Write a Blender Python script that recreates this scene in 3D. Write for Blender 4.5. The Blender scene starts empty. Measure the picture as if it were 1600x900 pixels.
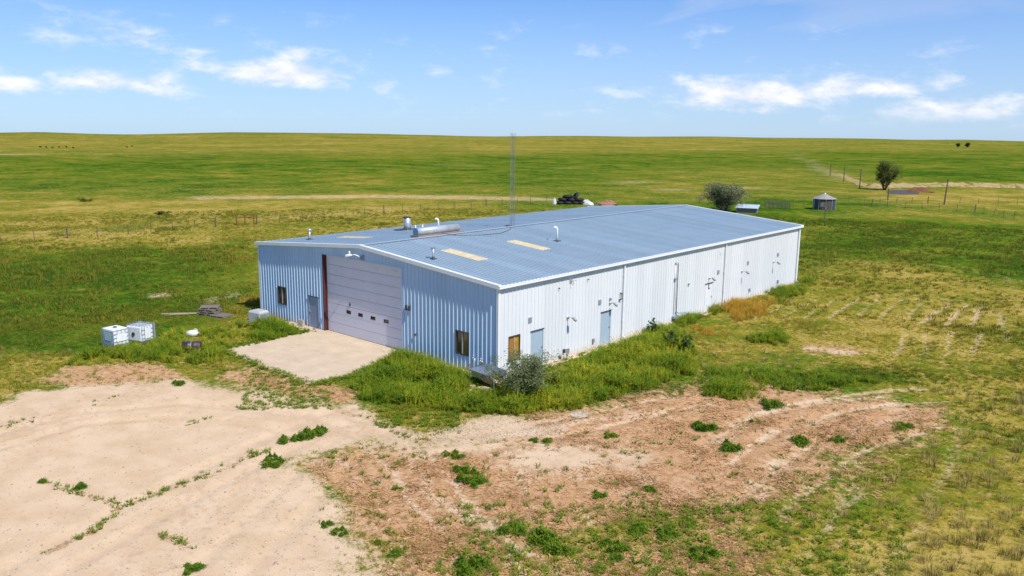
import bpy, math, random
import numpy as np
from mathutils import Vector, Matrix
random.seed(7); rng = np.random.default_rng(7)
S = bpy.context.scene
COL = S.collection
# ------------------------------------------------------------------ camera
FPX, PITCH, ROLL, YAW = 1288.34, .1928, .0119, -.7195
CAM = np.array([27.484, -30.334, 12.790])
Fv = np.array([math.sin(YAW)*math.cos(PITCH), math.cos(YAW)*math.cos(PITCH), -math.sin(PITCH)])
R0 = np.array([math.cos(YAW), -math.sin(YAW), 0.]); U0 = np.cross(R0, Fv)
Rv = R0*math.cos(ROLL)+U0*math.sin(ROLL); Uv = -R0*math.sin(ROLL)+U0*math.cos(ROLL)
cd = bpy.data.cameras.new('camera'); cam = bpy.data.objects.new('camera', cd); COL.objects.link(cam)
m = Matrix.Identity(4)
for i in range(3):
    m[i][0] = Rv[i]; m[i][1] = Uv[i]; m[i][2] = -Fv[i]; m[i][3] = CAM[i]
cam.matrix_world = m
cd.sensor_width = 36; cd.lens = FPX/1600*36; cd.clip_start = .5; cd.clip_end = 20000
S.camera = cam
# ------------------------------------------------------------------ sun, sky, exposure
SUN = Vector((.60, -.084, .795)).normalized()
sl = bpy.data.lights.new('sun', 'SUN'); sl.energy = 5.0; sl.angle = math.radians(.53); sl.color = (1, .945, .83)
so = bpy.data.objects.new('sun', sl); COL.objects.link(so); so.rotation_euler = SUN.to_track_quat('Z', 'Y').to_euler()
S.view_settings.view_transform = 'Standard'; S.view_settings.look = 'None'; S.view_settings.gamma = 1
S.view_settings.exposure = .06; S.view_settings.use_curve_mapping = False
wd = bpy.data.worlds.new('World'); S.world = wd; wd.use_nodes = True

class NT:
    """tiny node-tree helper"""
    def __init__(s, t): s.t = t; s.n = t.nodes; s.l = t.links
    def new(s, typ, **k):
        n = s.n.new(typ)
        for a, b in k.items(): setattr(n, a, b)
        return n
    def put(s, sock, v):
        if isinstance(v, bpy.types.NodeSocket): s.l.new(v, sock)
        elif v is not None: sock.default_value = v
    def math(s, op, a, b=None, c=None, clamp=False):
        n = s.new('ShaderNodeMath', operation=op, use_clamp=clamp)
        s.put(n.inputs[0], a); s.put(n.inputs[1], b); s.put(n.inputs[2], c)
        return n.outputs[0]
    def step(s, v, lo, hi):
        n = s.new('ShaderNodeMapRange', interpolation_type='SMOOTHSTEP')
        s.put(n.inputs[0], v); n.inputs[1].default_value = lo; n.inputs[2].default_value = hi
        return n.outputs[0]
    def mix(s, f, a, b, op='MIX'):
        n = s.new('ShaderNodeMix', data_type='RGBA', blend_type=op)
        def col(v): return (*v, 1) if isinstance(v, tuple) and len(v) == 3 else v
        s.put(n.inputs[0], f); s.put(n.inputs[6], col(a)); s.put(n.inputs[7], col(b))
        return n.outputs[2]
    def noise(s, vec, scale, detail=3, rough=.55, dist=0., dim='3D'):
        n = s.new('ShaderNodeTexNoise', noise_dimensions=dim)
        s.put(n.inputs['Vector'], vec); n.inputs['Scale'].default_value = scale
        n.inputs['Detail'].default_value = detail; n.inputs['Roughness'].default_value = rough
        n.inputs['Distortion'].default_value = dist
        return n.outputs[0]
    def attr(s, name, typ='GEOMETRY'):
        n = s.new('ShaderNodeAttribute', attribute_name=name, attribute_type=typ)
        return n.outputs['Fac']

def build_world():
    T = NT(wd.node_tree); T.n.clear()
    sky = T.new('ShaderNodeTexSky', sky_type='NISHITA', sun_disc=False)
    sky.sun_elevation = math.asin(SUN.z); sky.sun_rotation = math.atan2(SUN.x, SUN.y)
    sky.altitude = 1500; sky.air_density = 1.0; sky.dust_density = .35; sky.ozone_density = 2.5
    tc = T.new('ShaderNodeTexCoord')
    sep = T.new('ShaderNodeSeparateXYZ'); T.l.new(tc.outputs['Generated'], sep.inputs[0])
    x, y, z = sep.outputs
    # azimuth measured from the camera's heading only so that 0 is a handy origin; elevation in radians
    az = T.math('ARCTAN2', x, y)
    el = T.math('ARCSINE', z)
    def comb(a, b, c=0.):
        n = T.new('ShaderNodeCombineXYZ'); T.put(n.inputs[0], a); T.put(n.inputs[1], b); T.put(n.inputs[2], c); return n.outputs[0]
    # cumulus: puffs low over the horizon, all the way round
    v = comb(T.math('MULTIPLY', az, 17.), T.math('MULTIPLY', el, 40.))
    n1 = T.noise(v, 1.0, 8, .62, .15)
    v2 = comb(T.math('MULTIPLY', az, 2.6), T.math('MULTIPLY', el, 6.), 3.7)
    n2 = T.noise(v2, 1.0, 2, .5)
    band = T.math('MULTIPLY', T.step(el, .0, .03), T.math('SUBTRACT', 1., T.step(el, .07, .16)))
    gen = T.math('MULTIPLY', T.step(n2, .60, .74), .45)
    tot = gen
    def px(u, vv):
        d = Fv+Rv*(u-800)/FPX-Uv*(vv-450)/FPX; d = d/np.linalg.norm(d)
        return math.atan2(d[0], d[1]), math.asin(d[2])
    for (u, vv, w, h, s) in ((450, 118, 85, 24, 1.), (185, 130, 85, 18, .8), (15, 136, 45, 13, .75), (1175, 150, 130, 24, .95), (1330, 138, 110, 20, .85),
                             (1500, 178, 90, 22, .9), (1590, 205, 50, 14, .8), (1365, 205, 55, 12, .7), (965, 190, 40, 8, .55), (850, 180, 40, 7, .5), (1190, 172, 50, 10, .7)):
        a0, e0 = px(u, vv)
        da = T.math('DIVIDE', T.math('SUBTRACT', az, a0), 1.15*w/FPX)
        de = T.math('DIVIDE', T.math('SUBTRACT', el, e0), 1.2*h/FPX)
        # flat base: fade faster below the centre
        de = T.math('MULTIPLY', de, T.math('ADD', 1., T.math('MULTIPLY', T.math('LESS_THAN', de, 0.), .7)))
        q = T.math('ADD', T.math('MULTIPLY', da, da), T.math('MULTIPLY', de, de))
        g = T.math('MULTIPLY', T.math('POWER', 2.718, T.math('MULTIPLY', q, -1.)), s)
        tot = T.math('MAXIMUM', tot, g)
    cum = T.math('ADD', T.math('MULTIPLY', tot, .62), T.math('MULTIPLY', T.math('SUBTRACT', n1, .5), 1.5))
    cum = T.math('MULTIPLY', T.step(cum, .06, .66), band)
    # cirrus: long thin streaks higher up
    v3 = comb(T.math('MULTIPLY', T.math('ADD', az, T.math('MULTIPLY', el, 3.2)), 2.2), T.math('MULTIPLY', T.math('SUBTRACT', el, T.math('MULTIPLY', az, .16)), 17.), 1.3)
    n3 = T.noise(v3, 1.0, 5, .5, .8)
    cir = T.math('MULTIPLY', T.step(n3, .44, .74), T.math('MULTIPLY', T.step(el, .02, .09), .5))
    veil = T.math('MULTIPLY', T.math('SUBTRACT', 1., T.step(el, -.02, .24)), .62)
    cl = T.math('MAXIMUM', cir, veil)
    skyc = sky.outputs[0]
    tint = T.mix(1., skyc, (.62, 1.12, 1.70), 'MULTIPLY')
    c1 = T.mix(cl, tint, (7.0, 8.1, 10.6))
    shade = T.step(n1, .42, .62)
    white = T.mix(shade, (9.6, 10.1, 11.4), (12.0, 12.0, 12.2))
    c2 = T.mix(T.math('MULTIPLY', cum, .93), c1, white)
    bg = T.new('ShaderNodeBackground'); T.l.new(c2, bg.inputs[0]); bg.inputs[1].default_value = .083
    out = T.new('ShaderNodeOutputWorld'); T.l.new(bg.outputs[0], out.inputs[0])
build_world()
S.cycles.max_bounces = 6; S.cycles.transparent_max_bounces = 6

# ------------------------------------------------------------------ geometry helpers
def G(u, v, z=0.):
    """photo pixel -> point on the level plain"""
    d = Fv+Rv*(u-800)/FPX-Uv*(v-450)/FPX
    t = (z-CAM[2])/d[2]
    return CAM[0]+t*d[0], CAM[1]+t*d[1]

class MB:
    def __init__(s): s.v = []; s.f = []; s.mi = []
    def quad(s, *p, mi=0):
        b = len(s.v); s.v += [tuple(q) for q in p]; s.f.append(tuple(range(b, b+len(p)))); s.mi.append(mi); return s
    def box(s, x0, y0, z0, x1, y1, z1, rot=None, at=None, mi=0):
        c = [(x, y, z) for z in (z0, z1) for y in (y0, y1) for x in (x0, x1)]
        if rot is not None or at is not None:
            M = (rot or Matrix.Identity(3)); o = Vector(at or (0, 0, 0))
            c = [tuple(M @ Vector(p)+o) for p in c]
        b = len(s.v); s.v += c
        for q in ((0, 2, 3, 1), (4, 5, 7, 6), (0, 1, 5, 4), (1, 3, 7, 5), (3, 2, 6, 7), (2, 0, 4, 6)):
            s.f.append(tuple(b+i for i in q)); s.mi.append(mi)
        return s
    def tube(s, pts, r, n=8, cap=True, mi=0):
        P = [Vector(p) for p in pts]; rs = r if isinstance(r, (list, tuple)) else [r]*len(P)
        rings = []
        for i, p in enumerate(P):
            d = (P[min(i+1, len(P)-1)]-P[max(i-1, 0)]).normalized()
            a = d.cross(Vector((0, 0, 1)))
            if a.length < .05: a = d.cross(Vector((0, 1, 0)))
            a.normalize(); b = d.cross(a).normalized()
            base = len(s.v)
            for k in range(n):
                t = 2*math.pi*k/n
                s.v.append(tuple(p+(a*math.cos(t)+b*math.sin(t))*rs[i]))
            rings.append(base)
        for i in range(len(P)-1):
            for k in range(n):
                k2 = (k+1) % n
                s.f.append((rings[i]+k, rings[i+1]+k, rings[i+1]+k2, rings[i]+k2)); s.mi.append(mi)
        if cap:
            s.f.append(tuple(rings[0]+k for k in range(n))); s.mi.append(mi)
            s.f.append(tuple(rings[-1]+n-1-k for k in range(n))); s.mi.append(mi)
        return s
    def build(s, name, mat, parent=None, smooth=False, at=None, rz=0.):
        me = bpy.data.meshes.new(name); me.from_pydata(s.v, [], s.f)
        for mm in (mat if isinstance(mat, (list, tuple)) else [mat]): me.materials.append(mm)
        if any(s.mi): me.polygons.foreach_set('material_index', s.mi)
        if smooth: me.polygons.foreach_set('use_smooth', [True]*len(s.f))
        me.update()
        return link(name, me, parent, at, rz)

def link(name, me, parent=None, at=None, rz=0.):
    o = bpy.data.objects.new(name, me); COL.objects.link(o)
    if parent: o.parent = parent
    if at: o.location = at
    o.rotation_euler.z = rz
    return o
def tag(o, label=None, cat=None, group=None, kind=None):
    if label: o['label'] = label
    if cat: o['category'] = cat
    if group: o['group'] = group
    if kind: o['kind'] = kind
    return o
def thing(name, label, cat, at=(0, 0, 0), rz=0., group=None):
    o = link(name, None, None, at, rz); o.empty_display_size = .3
    return tag(o, label, cat, group)
def copy_tree(o, parent=None):
    c = o.copy(); COL.objects.link(c)
    if parent: c.parent = parent
    for ch in list(o.children): copy_tree(ch, c)
    return c
def finish_bevel(o, w=.01, seg=2):
    b = o.modifiers.new('bevel', 'BEVEL'); b.width = w; b.segments = seg; b.limit_method = 'ANGLE'
    return o

# ------------------------------------------------------------------ materials
MATS = {}
def mat(name, col, rough=.6, metal=0., var=.12, vscale=3., bump=0., bscale=30., spec=.5, dirt=None, rnd=0., dirt_lo=.55, stretch=None):
    """plain procedural surface: colour with broad mottling, optional dirt, optional fine relief"""
    if name in MATS: return MATS[name]
    M = bpy.data.materials.new(name); M.use_nodes = True; T = NT(M.node_tree); b = T.n['Principled BSDF']
    tc = T.new('ShaderNodeTexCoord'); vec = tc.outputs['Object']
    if stretch:
        mp = T.new('ShaderNodeMapping'); mp.inputs['Scale'].default_value = stretch; T.l.new(vec, mp.inputs[0]); vec = mp.outputs[0]
    n = T.noise(vec, vscale, 5, .6)
    c = T.mix(n, tuple(max(0, x*(1-var*1.6)) for x in col), tuple(min(1, x*(1+var*1.6)) for x in col))
    if rnd:
        oi = T.new('ShaderNodeObjectInfo')
        k = T.math('ADD', T.math('MULTIPLY', oi.outputs['Random'], 2*rnd), 1-rnd)
        cc = T.new('ShaderNodeCombineXYZ')
        for i in range(3): T.l.new(k, cc.inputs[i])
        c = T.mix(1., c, cc.outputs[0], 'MULTIPLY')
    if dirt:
        d = T.noise(vec, vscale*2.3, 6, .65, .4)
        c = T.mix(T.math('MULTIPLY', T.step(d, dirt_lo, dirt_lo+.17), .75), c, dirt)
    T.l.new(c, b.inputs['Base Color'])
    r = T.math('ADD', T.math('MULTIPLY', n, .2), rough-.1); T.l.new(r, b.inputs['Roughness'])
    b.inputs['Metallic'].default_value = metal; b.inputs['Specular IOR Level'].default_value = spec
    if bump:
        bn = T.new('ShaderNodeBump'); bn.inputs['Strength'].default_value = bump; bn.inputs['Distance'].default_value = .02
        T.l.new(T.noise(vec, bscale, 4, .6), bn.inputs['Height']); T.l.new(bn.outputs[0], b.inputs['Normal'])
    MATS[name] = M; return M

def leaf_mat(name, ca, cb, rough=.6, trans=.35, up=.6):
    """foliage: colour spread by the instance's own 'tint' value and a per-leaf noise; thin blades shaded with a normal
    leaning to the sky, as a sward of many blades is"""
    M = bpy.data.materials.new(name); M.use_nodes = True; T = NT(M.node_tree); b = T.n['Principled BSDF']
    geo = T.new('ShaderNodeNewGeometry')
    n = T.noise(geo.outputs['Position'], 1.7, 3, .6)
    n2 = T.noise(geo.outputs['Position'], 23., 2, .6)
    t = T.attr('tint', 'INSTANCER')
    oi = T.new('ShaderNodeObjectInfo')
    f = T.math('ADD', T.math('MULTIPLY', T.math('ADD', t, T.math('MULTIPLY', oi.outputs['Random'], .45)), .75), T.math('ADD', T.math('MULTIPLY', T.math('SUBTRACT', n, .35), .8), T.math('MULTIPLY', T.math('SUBTRACT', n2, .5), .9)), clamp=True)
    c = T.mix(f, ca, cb)
    vm = T.new('ShaderNodeVectorMath', operation='SCALE'); T.l.new(geo.outputs['Normal'], vm.inputs[0]); vm.inputs['Scale'].default_value = 1-up
    va = T.new('ShaderNodeVectorMath', operation='ADD'); T.l.new(vm.outputs[0], va.inputs[0]); va.inputs[1].default_value = (0, 0, up)
    vn_ = T.new('ShaderNodeVectorMath', operation='NORMALIZE'); T.l.new(va.outputs[0], vn_.inputs[0])
    T.l.new(vn_.outputs[0], b.inputs['Normal'])
    T.l.new(c, b.inputs['Base Color']); b.inputs['Roughness'].default_value = rough; b.inputs['Specular IOR Level'].default_value = .06
    tr = T.new('ShaderNodeBsdfTranslucent'); T.l.new(c, tr.inputs[0])
    mx = T.new('ShaderNodeMixShader'); mx.inputs[0].default_value = trans
    T.l.new(b.outputs[0], mx.inputs[1]); T.l.new(tr.outputs[0], mx.inputs[2])
    T.l.new(mx.outputs[0], T.n['Material Output'].inputs[0])
    return M

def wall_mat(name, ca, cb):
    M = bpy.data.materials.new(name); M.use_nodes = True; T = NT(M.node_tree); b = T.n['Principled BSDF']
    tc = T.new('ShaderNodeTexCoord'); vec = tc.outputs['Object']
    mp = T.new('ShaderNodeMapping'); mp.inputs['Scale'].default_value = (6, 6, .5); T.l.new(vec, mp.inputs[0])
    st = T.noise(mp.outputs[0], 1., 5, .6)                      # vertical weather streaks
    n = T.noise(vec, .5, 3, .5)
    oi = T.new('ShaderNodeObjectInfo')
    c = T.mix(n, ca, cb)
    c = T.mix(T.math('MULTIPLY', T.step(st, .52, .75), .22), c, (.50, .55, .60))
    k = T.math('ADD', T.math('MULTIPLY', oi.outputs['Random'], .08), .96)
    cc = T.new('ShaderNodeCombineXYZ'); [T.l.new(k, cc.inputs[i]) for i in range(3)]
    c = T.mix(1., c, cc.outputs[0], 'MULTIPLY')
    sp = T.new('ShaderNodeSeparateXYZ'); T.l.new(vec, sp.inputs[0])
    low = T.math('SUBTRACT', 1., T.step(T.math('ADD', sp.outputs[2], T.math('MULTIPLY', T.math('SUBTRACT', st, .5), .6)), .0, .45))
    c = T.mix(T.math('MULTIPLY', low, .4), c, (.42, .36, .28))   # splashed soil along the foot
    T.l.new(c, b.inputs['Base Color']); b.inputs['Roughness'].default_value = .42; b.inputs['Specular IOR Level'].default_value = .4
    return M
def roof_mat():
    M = bpy.data.materials.new('weathered_roof_steel'); M.use_nodes = True; T = NT(M.node_tree); b = T.n['Principled BSDF']
    tc = T.new('ShaderNodeTexCoord'); vec = tc.outputs['Object']
    mp = T.new('ShaderNodeMapping'); mp.inputs['Scale'].default_value = (.35, 5, 1); T.l.new(vec, mp.inputs[0])
    st = T.noise(mp.outputs[0], 1., 5, .6); n = T.noise(vec, .35, 4, .55); sp = T.noise(vec, 9., 3, .7)
    oi = T.new('ShaderNodeObjectInfo')
    c = T.mix(n, (.27, .375, .465), (.36, .455, .54))
    c = T.mix(T.math('MULTIPLY', T.step(st, .5, .75), .3), c, (.46, .50, .54))
    c = T.mix(T.math('MULTIPLY', T.step(sp, .68, .8), .35), c, (.24, .22, .22))
    k = T.math('ADD', T.math('MULTIPLY', oi.outputs['Random'], .14), .93)
    cc = T.new('ShaderNodeCombineXYZ'); [T.l.new(k, cc.inputs[i]) for i in range(3)]
    c = T.mix(1., c, cc.outputs[0], 'MULTIPLY')
    T.l.new(c, b.inputs['Base Color']); b.inputs['Metallic'].default_value = .15
    T.l.new(T.math('ADD', T.math('MULTIPLY', st, .2), .38), b.inputs['Roughness'])
    return M

# ------------------------------------------------------------------ value noise for terrain and masks
_tab = rng.random((256, 256))
def vn(x, y, s, seed=0):
    x = np.asarray(x)*s+seed*17.31; y = np.asarray(y)*s+seed*9.77
    xi = np.floor(x).astype(int); yi = np.floor(y).astype(int); fx = x-xi; fy = y-yi
    fx = fx*fx*(3-2*fx); fy = fy*fy*(3-2*fy)
    a = _tab[xi & 255, yi & 255]; b = _tab[(xi+1) & 255, yi & 255]; c = _tab[xi & 255, (yi+1) & 255]; d = _tab[(xi+1) & 255, (yi+1) & 255]
    return (a*(1-fx)+b*fx)*(1-fy)+(c*(1-fx)+d*fx)*fy-.5
def fbm(x, y, s, seed=0, o=3):
    return sum(vn(x, y, s*2**i, seed+i)*.5**i for i in range(o))
def sstep(v, a, b):
    t = np.clip((v-a)/(b-a), 0, 1); return t*t*(3-2*t)
def sdist(poly, x, y):
    """signed distance to a polygon, positive inside"""
    d = np.full(x.shape, 1e9); ins = np.zeros(x.shape, bool); n = len(poly)
    for i in range(n):
        ax, ay = poly[i]; bx, by = poly[(i+1) % n]
        ex, ey = bx-ax, by-ay; wx, wy = x-ax, y-ay
        t = np.clip((wx*ex+wy*ey)/(ex*ex+ey*ey+1e-12), 0, 1)
        d = np.minimum(d, np.hypot(wx-t*ex, wy-t*ey))
        c = ((ay > y) != (by > y)) & (x < (bx-ax)*(y-ay)/(by-ay+1e-12)+ax); ins ^= c
    return np.where(ins, d, -d)
def PX(*p): return [G(*q) for q in p]
def line_d(pts, x, y):
    d = np.full(x.shape, 1e9)
    for (ax, ay), (bx, by) in zip(pts, pts[1:]):
        ex, ey = bx-ax, by-ay; t = np.clip(((x-ax)*ex+(y-ay)*ey)/(ex*ex+ey*ey+1e-12), 0, 1)
        d = np.minimum(d, np.hypot(x-ax-t*ex, y-ay-t*ey))
    return d

# --- what covers the ground (areas outlined on the photograph, laid on the plain) ---
SAND = [(PX((-500, 720), (-120, 660), (0, 636), (60, 615), (130, 603), (200, 600), (300, 602), (380, 612), (440, 632), (500, 632), (550, 622), (575, 650), (640, 695), (600, 706), (540, 690), (500, 700),
             (452, 735), (470, 775), (540, 830), (610, 900), (640, 1000), (560, 1300), (-500, 1300)), .7, 1.),
        (PX((740, 712), (826, 692), (930, 698), (980, 712), (964, 738), (878, 756), (826, 752), (775, 728)), .9, .85),
        (PX((640, 690), (700, 656), (760, 646), (830, 660), (890, 690), (800, 700), (740, 705)), .7, .85),
        (PX((947, 768), (1015, 748), (1030, 756), (960, 778)), .3, .8)]
SOIL = [(PX((540, 690), (640, 690), (860, 652), (960, 625), (1060, 598), (1180, 596), (1240, 616), (1300, 622), (1440, 636), (1460, 660), (1400, 690), (1310, 722), (1240, 760), (1160, 795), (1080, 812),
             (1000, 806), (900, 836), (820, 850), (760, 880), (740, 1000), (620, 1000), (590, 880), (540, 820), (455, 765), (480, 712)), 1.1, .95),
        (PX((60, 592), (110, 572), (200, 570), (270, 580), (275, 600), (180, 606), (80, 606)), .5, .85),
        (PX((340, 590), (370, 574), (430, 578), (470, 600), (540, 600), (548, 625), (480, 634), (400, 612)), .5, .8),
        (PX((1225, 540), (1290, 525), (1340, 548), (1300, 562), (1240, 556)), .7, .6),
        (PX((750, 880), (900, 850), (1100, 820), (1220, 850), (1200, 1000), (750, 1000)), .8, .5)]
LUSH = [(PX((-900, 330), (-300, 415), (0, 398), (200, 388), (403, 382), (403, 470), (300, 520), (150, 545), (0, 560), (-500, 600)), 3, 1.),
        (PX((-900, 300), (0, 300), (400, 300), (800, 303), (860, 300), (1100, 300), (1100, 272), (1280, 262), (1500, 268), (2400, 280), (2400, 244), (1250, 236), (800, 240), (0, 240), (-900, 235)), 28, .52),
        (PX((930, 318), (1095, 318), (1250, 312), (1360, 318), (1260, 336), (1250, 356), (1080, 324)), 4, .8),
        (PX((1255, 340), (1400, 338), (1610, 352), (2300, 400), (2300, 440), (1600, 432), (1380, 402), (1260, 405)), 3, .75),
        (PX((1380, 470), (1500, 420), (1620, 445), (1600, 425), (1270, 430), (1260, 448)), 1, .4),
        (PX((1100, 590), (1240, 580), (1420, 590), (1420, 608), (1240, 612), (1180, 604)), .5, .9),
        (PX((1340, 268), (1420, 262), (1600, 262), (2300, 268), (2300, 286), (1600, 284), (1420, 284)), 4, .8),
        (PX((545, 600), (600, 556), (780, 585), (900, 585), (1060, 520), (1100, 560), (1090, 600), (960, 625), (820, 650), (700, 640), (570, 632)), .5, .7)]
DRY = [(PX((-900, 308), (0, 318), (300, 306), (850, 306), (860, 314), (790, 326), (403, 360), (400, 378), (0, 392), (-900, 400)), 5, .55),
       (PX((300, 306), (560, 303), (840, 308), (850, 313), (560, 313), (330, 311)), 3, 1.1),
       (PX((-900, 236), (0, 238), (800, 238), (1240, 236), (1240, 214), (800, 212), (0, 208), (-900, 206)), 60, .28),
       (PX((1390, 300), (1500, 296), (1610, 300), (2300, 306), (2300, 326), (1610, 322), (1420, 318), (1380, 312)), 3, .8),
       (PX((1255, 408), (1400, 405), (1620, 440), (1900, 520), (1900, 1000), (1330, 1000), (1240, 860), (1330, 740), (1460, 650), (1420, 590), (1240, 565), (1110, 580), (1060, 540), (1180, 470)), 1.5, .62),
       (PX((-60, 640), (0, 560), (120, 545), (240, 545), (360, 550), (370, 572), (200, 570), (90, 575), (20, 620), (-60, 700)), .8, .6),
       (PX((620, 830), (800, 800), (1000, 850), (1300, 820), (1400, 1000), (620, 1000)), 1, .55),
       (PX((1000, 555), (1090, 530), (1210, 535), (1200, 570), (1100, 580), (1010, 590)), .6, .9),
       (PX((350, 470), (405, 458), (405, 490), (440, 500), (330, 545), (320, 510)), .8, .7)]
TAN_LINES = [
             (PX((560, 648), (610, 672), (660, 700)), .35, .5), (PX((520, 640), (570, 670), (620, 700), (700, 790), (760, 840)), .3, .55), (PX((700, 775), (750, 820), (850, 880), (900, 920)), .28, .8),
             (PX((1195, 690), (1230, 670), (1330, 640), (1420, 630)), .25, .55), (PX((1130, 690), (1180, 650), (1290, 628), (1400, 620)), .25, .55),
             (PX((860, 672), (1000, 645), (1080, 640)), .4, .6), (PX((1260, 700), (1215, 740), (1190, 780)), .25, .5),
             (PX((1350, 720), (1300, 800), (1260, 900)), .28, .35), (PX((1500, 670), (1460, 780), (1390, 890), (1370, 930)), .3, .38), (PX((1330, 770), (1290, 830)), .25, .6),
             (PX((1268, 412), (1400, 408), (1500, 418), (1600, 440)), .8, .35), (PX((1420, 455), (1540, 480), (1562, 490), (1570, 530)), .35, .5),
             (PX((0, 240), (60, 239), (120, 238)), 5, .8)]
def rut(pts, s_, off=.85):
    """the two wheel lines of a vehicle's track"""
    P_ = [np.array(q) for q in PX(*pts)]; out = []
    for sg in (-off, off):
        L_ = []
        for i, q in enumerate(P_):
            t = P_[min(i+1, len(P_)-1)]-P_[max(i-1, 0)]; t = t/np.hypot(*t); L_.append((q[0]-t[1]*sg, q[1]+t[0]*sg))
        out.append((L_, .2, s_))
    return out
TAN_LINES += rut(((500, 640), (560, 668), (620, 705), (680, 760), (730, 830), (760, 910)), .75)+rut(((1110, 720), (1170, 672), (1260, 640), (1380, 622), (1470, 616)), .75)+rut(((640, 700), (760, 690), (880, 668), (1000, 640), (1090, 622)), .65)
TAN_LINES += rut(((1180, 800), (1250, 735), (1330, 690), (1440, 655)), .65)+rut(((1280, 900), (1360, 800), (1450, 720), (1560, 660)), .3)
TAN_LINES += rut(((-60, 705), (120, 655), (280, 640), (430, 655), (540, 690)), .5)+rut(((40, 900), (220, 800), (400, 710), (520, 655), (600, 640)), .5)+rut(((330, 910), (440, 800), (520, 720), (580, 660)), .45)
TAN_LINES += [(PX((1228, 238), (1262, 251), (1300, 273), (1318, 281)), 4., .5)]
TAN_LINES += [(PX((1240+k*34, 470-k*2), (1180+k*40, 496)), .22, .55) for k in range(-1, 7)]
TAN_LINES += [(PX((1478+k*30, 474+k*2), (1440+k*36, 506+k*2)), .25, .8) for k in range(0, 3)]
TAN_LINES += [(PX((1418+k*38, 520), (1396+k*40, 556)), .2, .6) for k in range(0, 4)]
TAN_LINES += [(PX((320, 309), (450, 308), (560, 306.5), (700, 308), (845, 311)), 5., .62)]
TAN_SPOTS = [((1290, 216), 110, .45), ((1300, 548), 1.2, .6), ((1425, 297), 3., .0), ((470, 870), .9, .0), ((165, 240), 9, .4), ((1010, 285), 8, .5), ((1150, 295), 10, .5), ((700, 258), 14, .35), ((250, 462), 1.2, .6), ((330, 468), 1.5, .5), ((360, 462), 1.2, .5),
             ((1270, 215), 120, .0), ((880, 262), 12, .4), ((1260, 545), .8, .6), ((1060, 298), 6, .5)]
def masks(x, y):
    wx = x+1.9*fbm(x, y, .35, 3, 4); wy = y+1.9*fbm(x, y, .35, 8, 4)
    dist = np.hypot(x-CAM[0], y-CAM[1]); k = np.clip(dist/60, 1, 12)
    fx = x+k*3*fbm(x, y, .03, 21, 3); fy = y+k*3*fbm(x, y, .03, 25, 3)
    wx = np.where(dist > 70, fx, wx); wy = np.where(dist > 70, fy, wy)
    out = {}
    for nm, L in (('sand', SAND), ('soil', SOIL), ('lush', LUSH), ('dry', DRY)):
        v = np.zeros(x.shape)
        for poly, soft, s in L:
            v = np.maximum(v, s*sstep(sdist(poly, wx, wy), -soft*2.2, soft*2.2))
        out[nm] = v
    tan = np.zeros(x.shape)
    for pts, w, s in TAN_LINES: tan = np.maximum(tan, s*(1-sstep(line_d(pts, x+.25*(wx-x), y+.25*(wy-y)), w*.45, w*1.25)))
    for p, r_, s in TAN_SPOTS:
        c = G(*p); tan = np.maximum(tan, s*(1-sstep(np.hypot(wx-c[0], wy-c[1]), r_*.3, r_*1.3)))
    out['tan'] = tan
    return out
TDEL = ((-900, .0140), (0, .0122), (400, .0108), (800, .0103), (1220, .0075), (1500, .0072), (1600, .0078), (2500, .0085))
def terrain(x, y):
    x = np.asarray(x, float); y = np.asarray(y, float)
    dx, dy = x-CAM[0], y-CAM[1]; D = np.hypot(dx, dy)
    z = .05*fbm(x, y, .25, 40, 3)*sstep(np.maximum(np.maximum(-x-23, x-1.5), np.maximum(-y-8, y-39)), 0, 4)
    z += .9*fbm(x, y, .012, 50, 2)*sstep(D, 150, 320)+5*fbm(x, y, .0035, 55, 3)*sstep(D, 350, 800)
    near = (np.abs(x) < 60) & (np.abs(y) < 60)
    if near.any():
        d_ = np.full(x.shape, 9.)
        for pts, w, s_ in TAN_LINES:
            if w < .4: d_[near] = np.minimum(d_[near], line_d(pts, x[near], y[near]))
        z = z-.05*(1-sstep(d_, .05, .4))+.025*(1-sstep(np.abs(d_-.5), .0, .3))
    # the plain falls away gently beyond the far crest
    az = np.arctan2(dx, dy)-YAW
    tu = np.tan(np.clip(az, -.9, .9))*FPX+800
    dl = np.interp(tu, [a for a, b in TDEL], [b for a, b in TDEL])*(1+.30*fbm(tu, tu*0, .006, 60, 3))
    cap = CAM[2]-dl*D
    z = np.where(D > 300, np.minimum(z, cap-.004*np.maximum(0, D-1500)), z)
    z = np.where(np.abs(az) > 1.2, np.minimum(z, CAM[2]-.012*D+np.maximum(0, 800-D)*.1), z)
    return z
def H(x, y): return float(terrain(np.array([x]), np.array([y]))[0])

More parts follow.
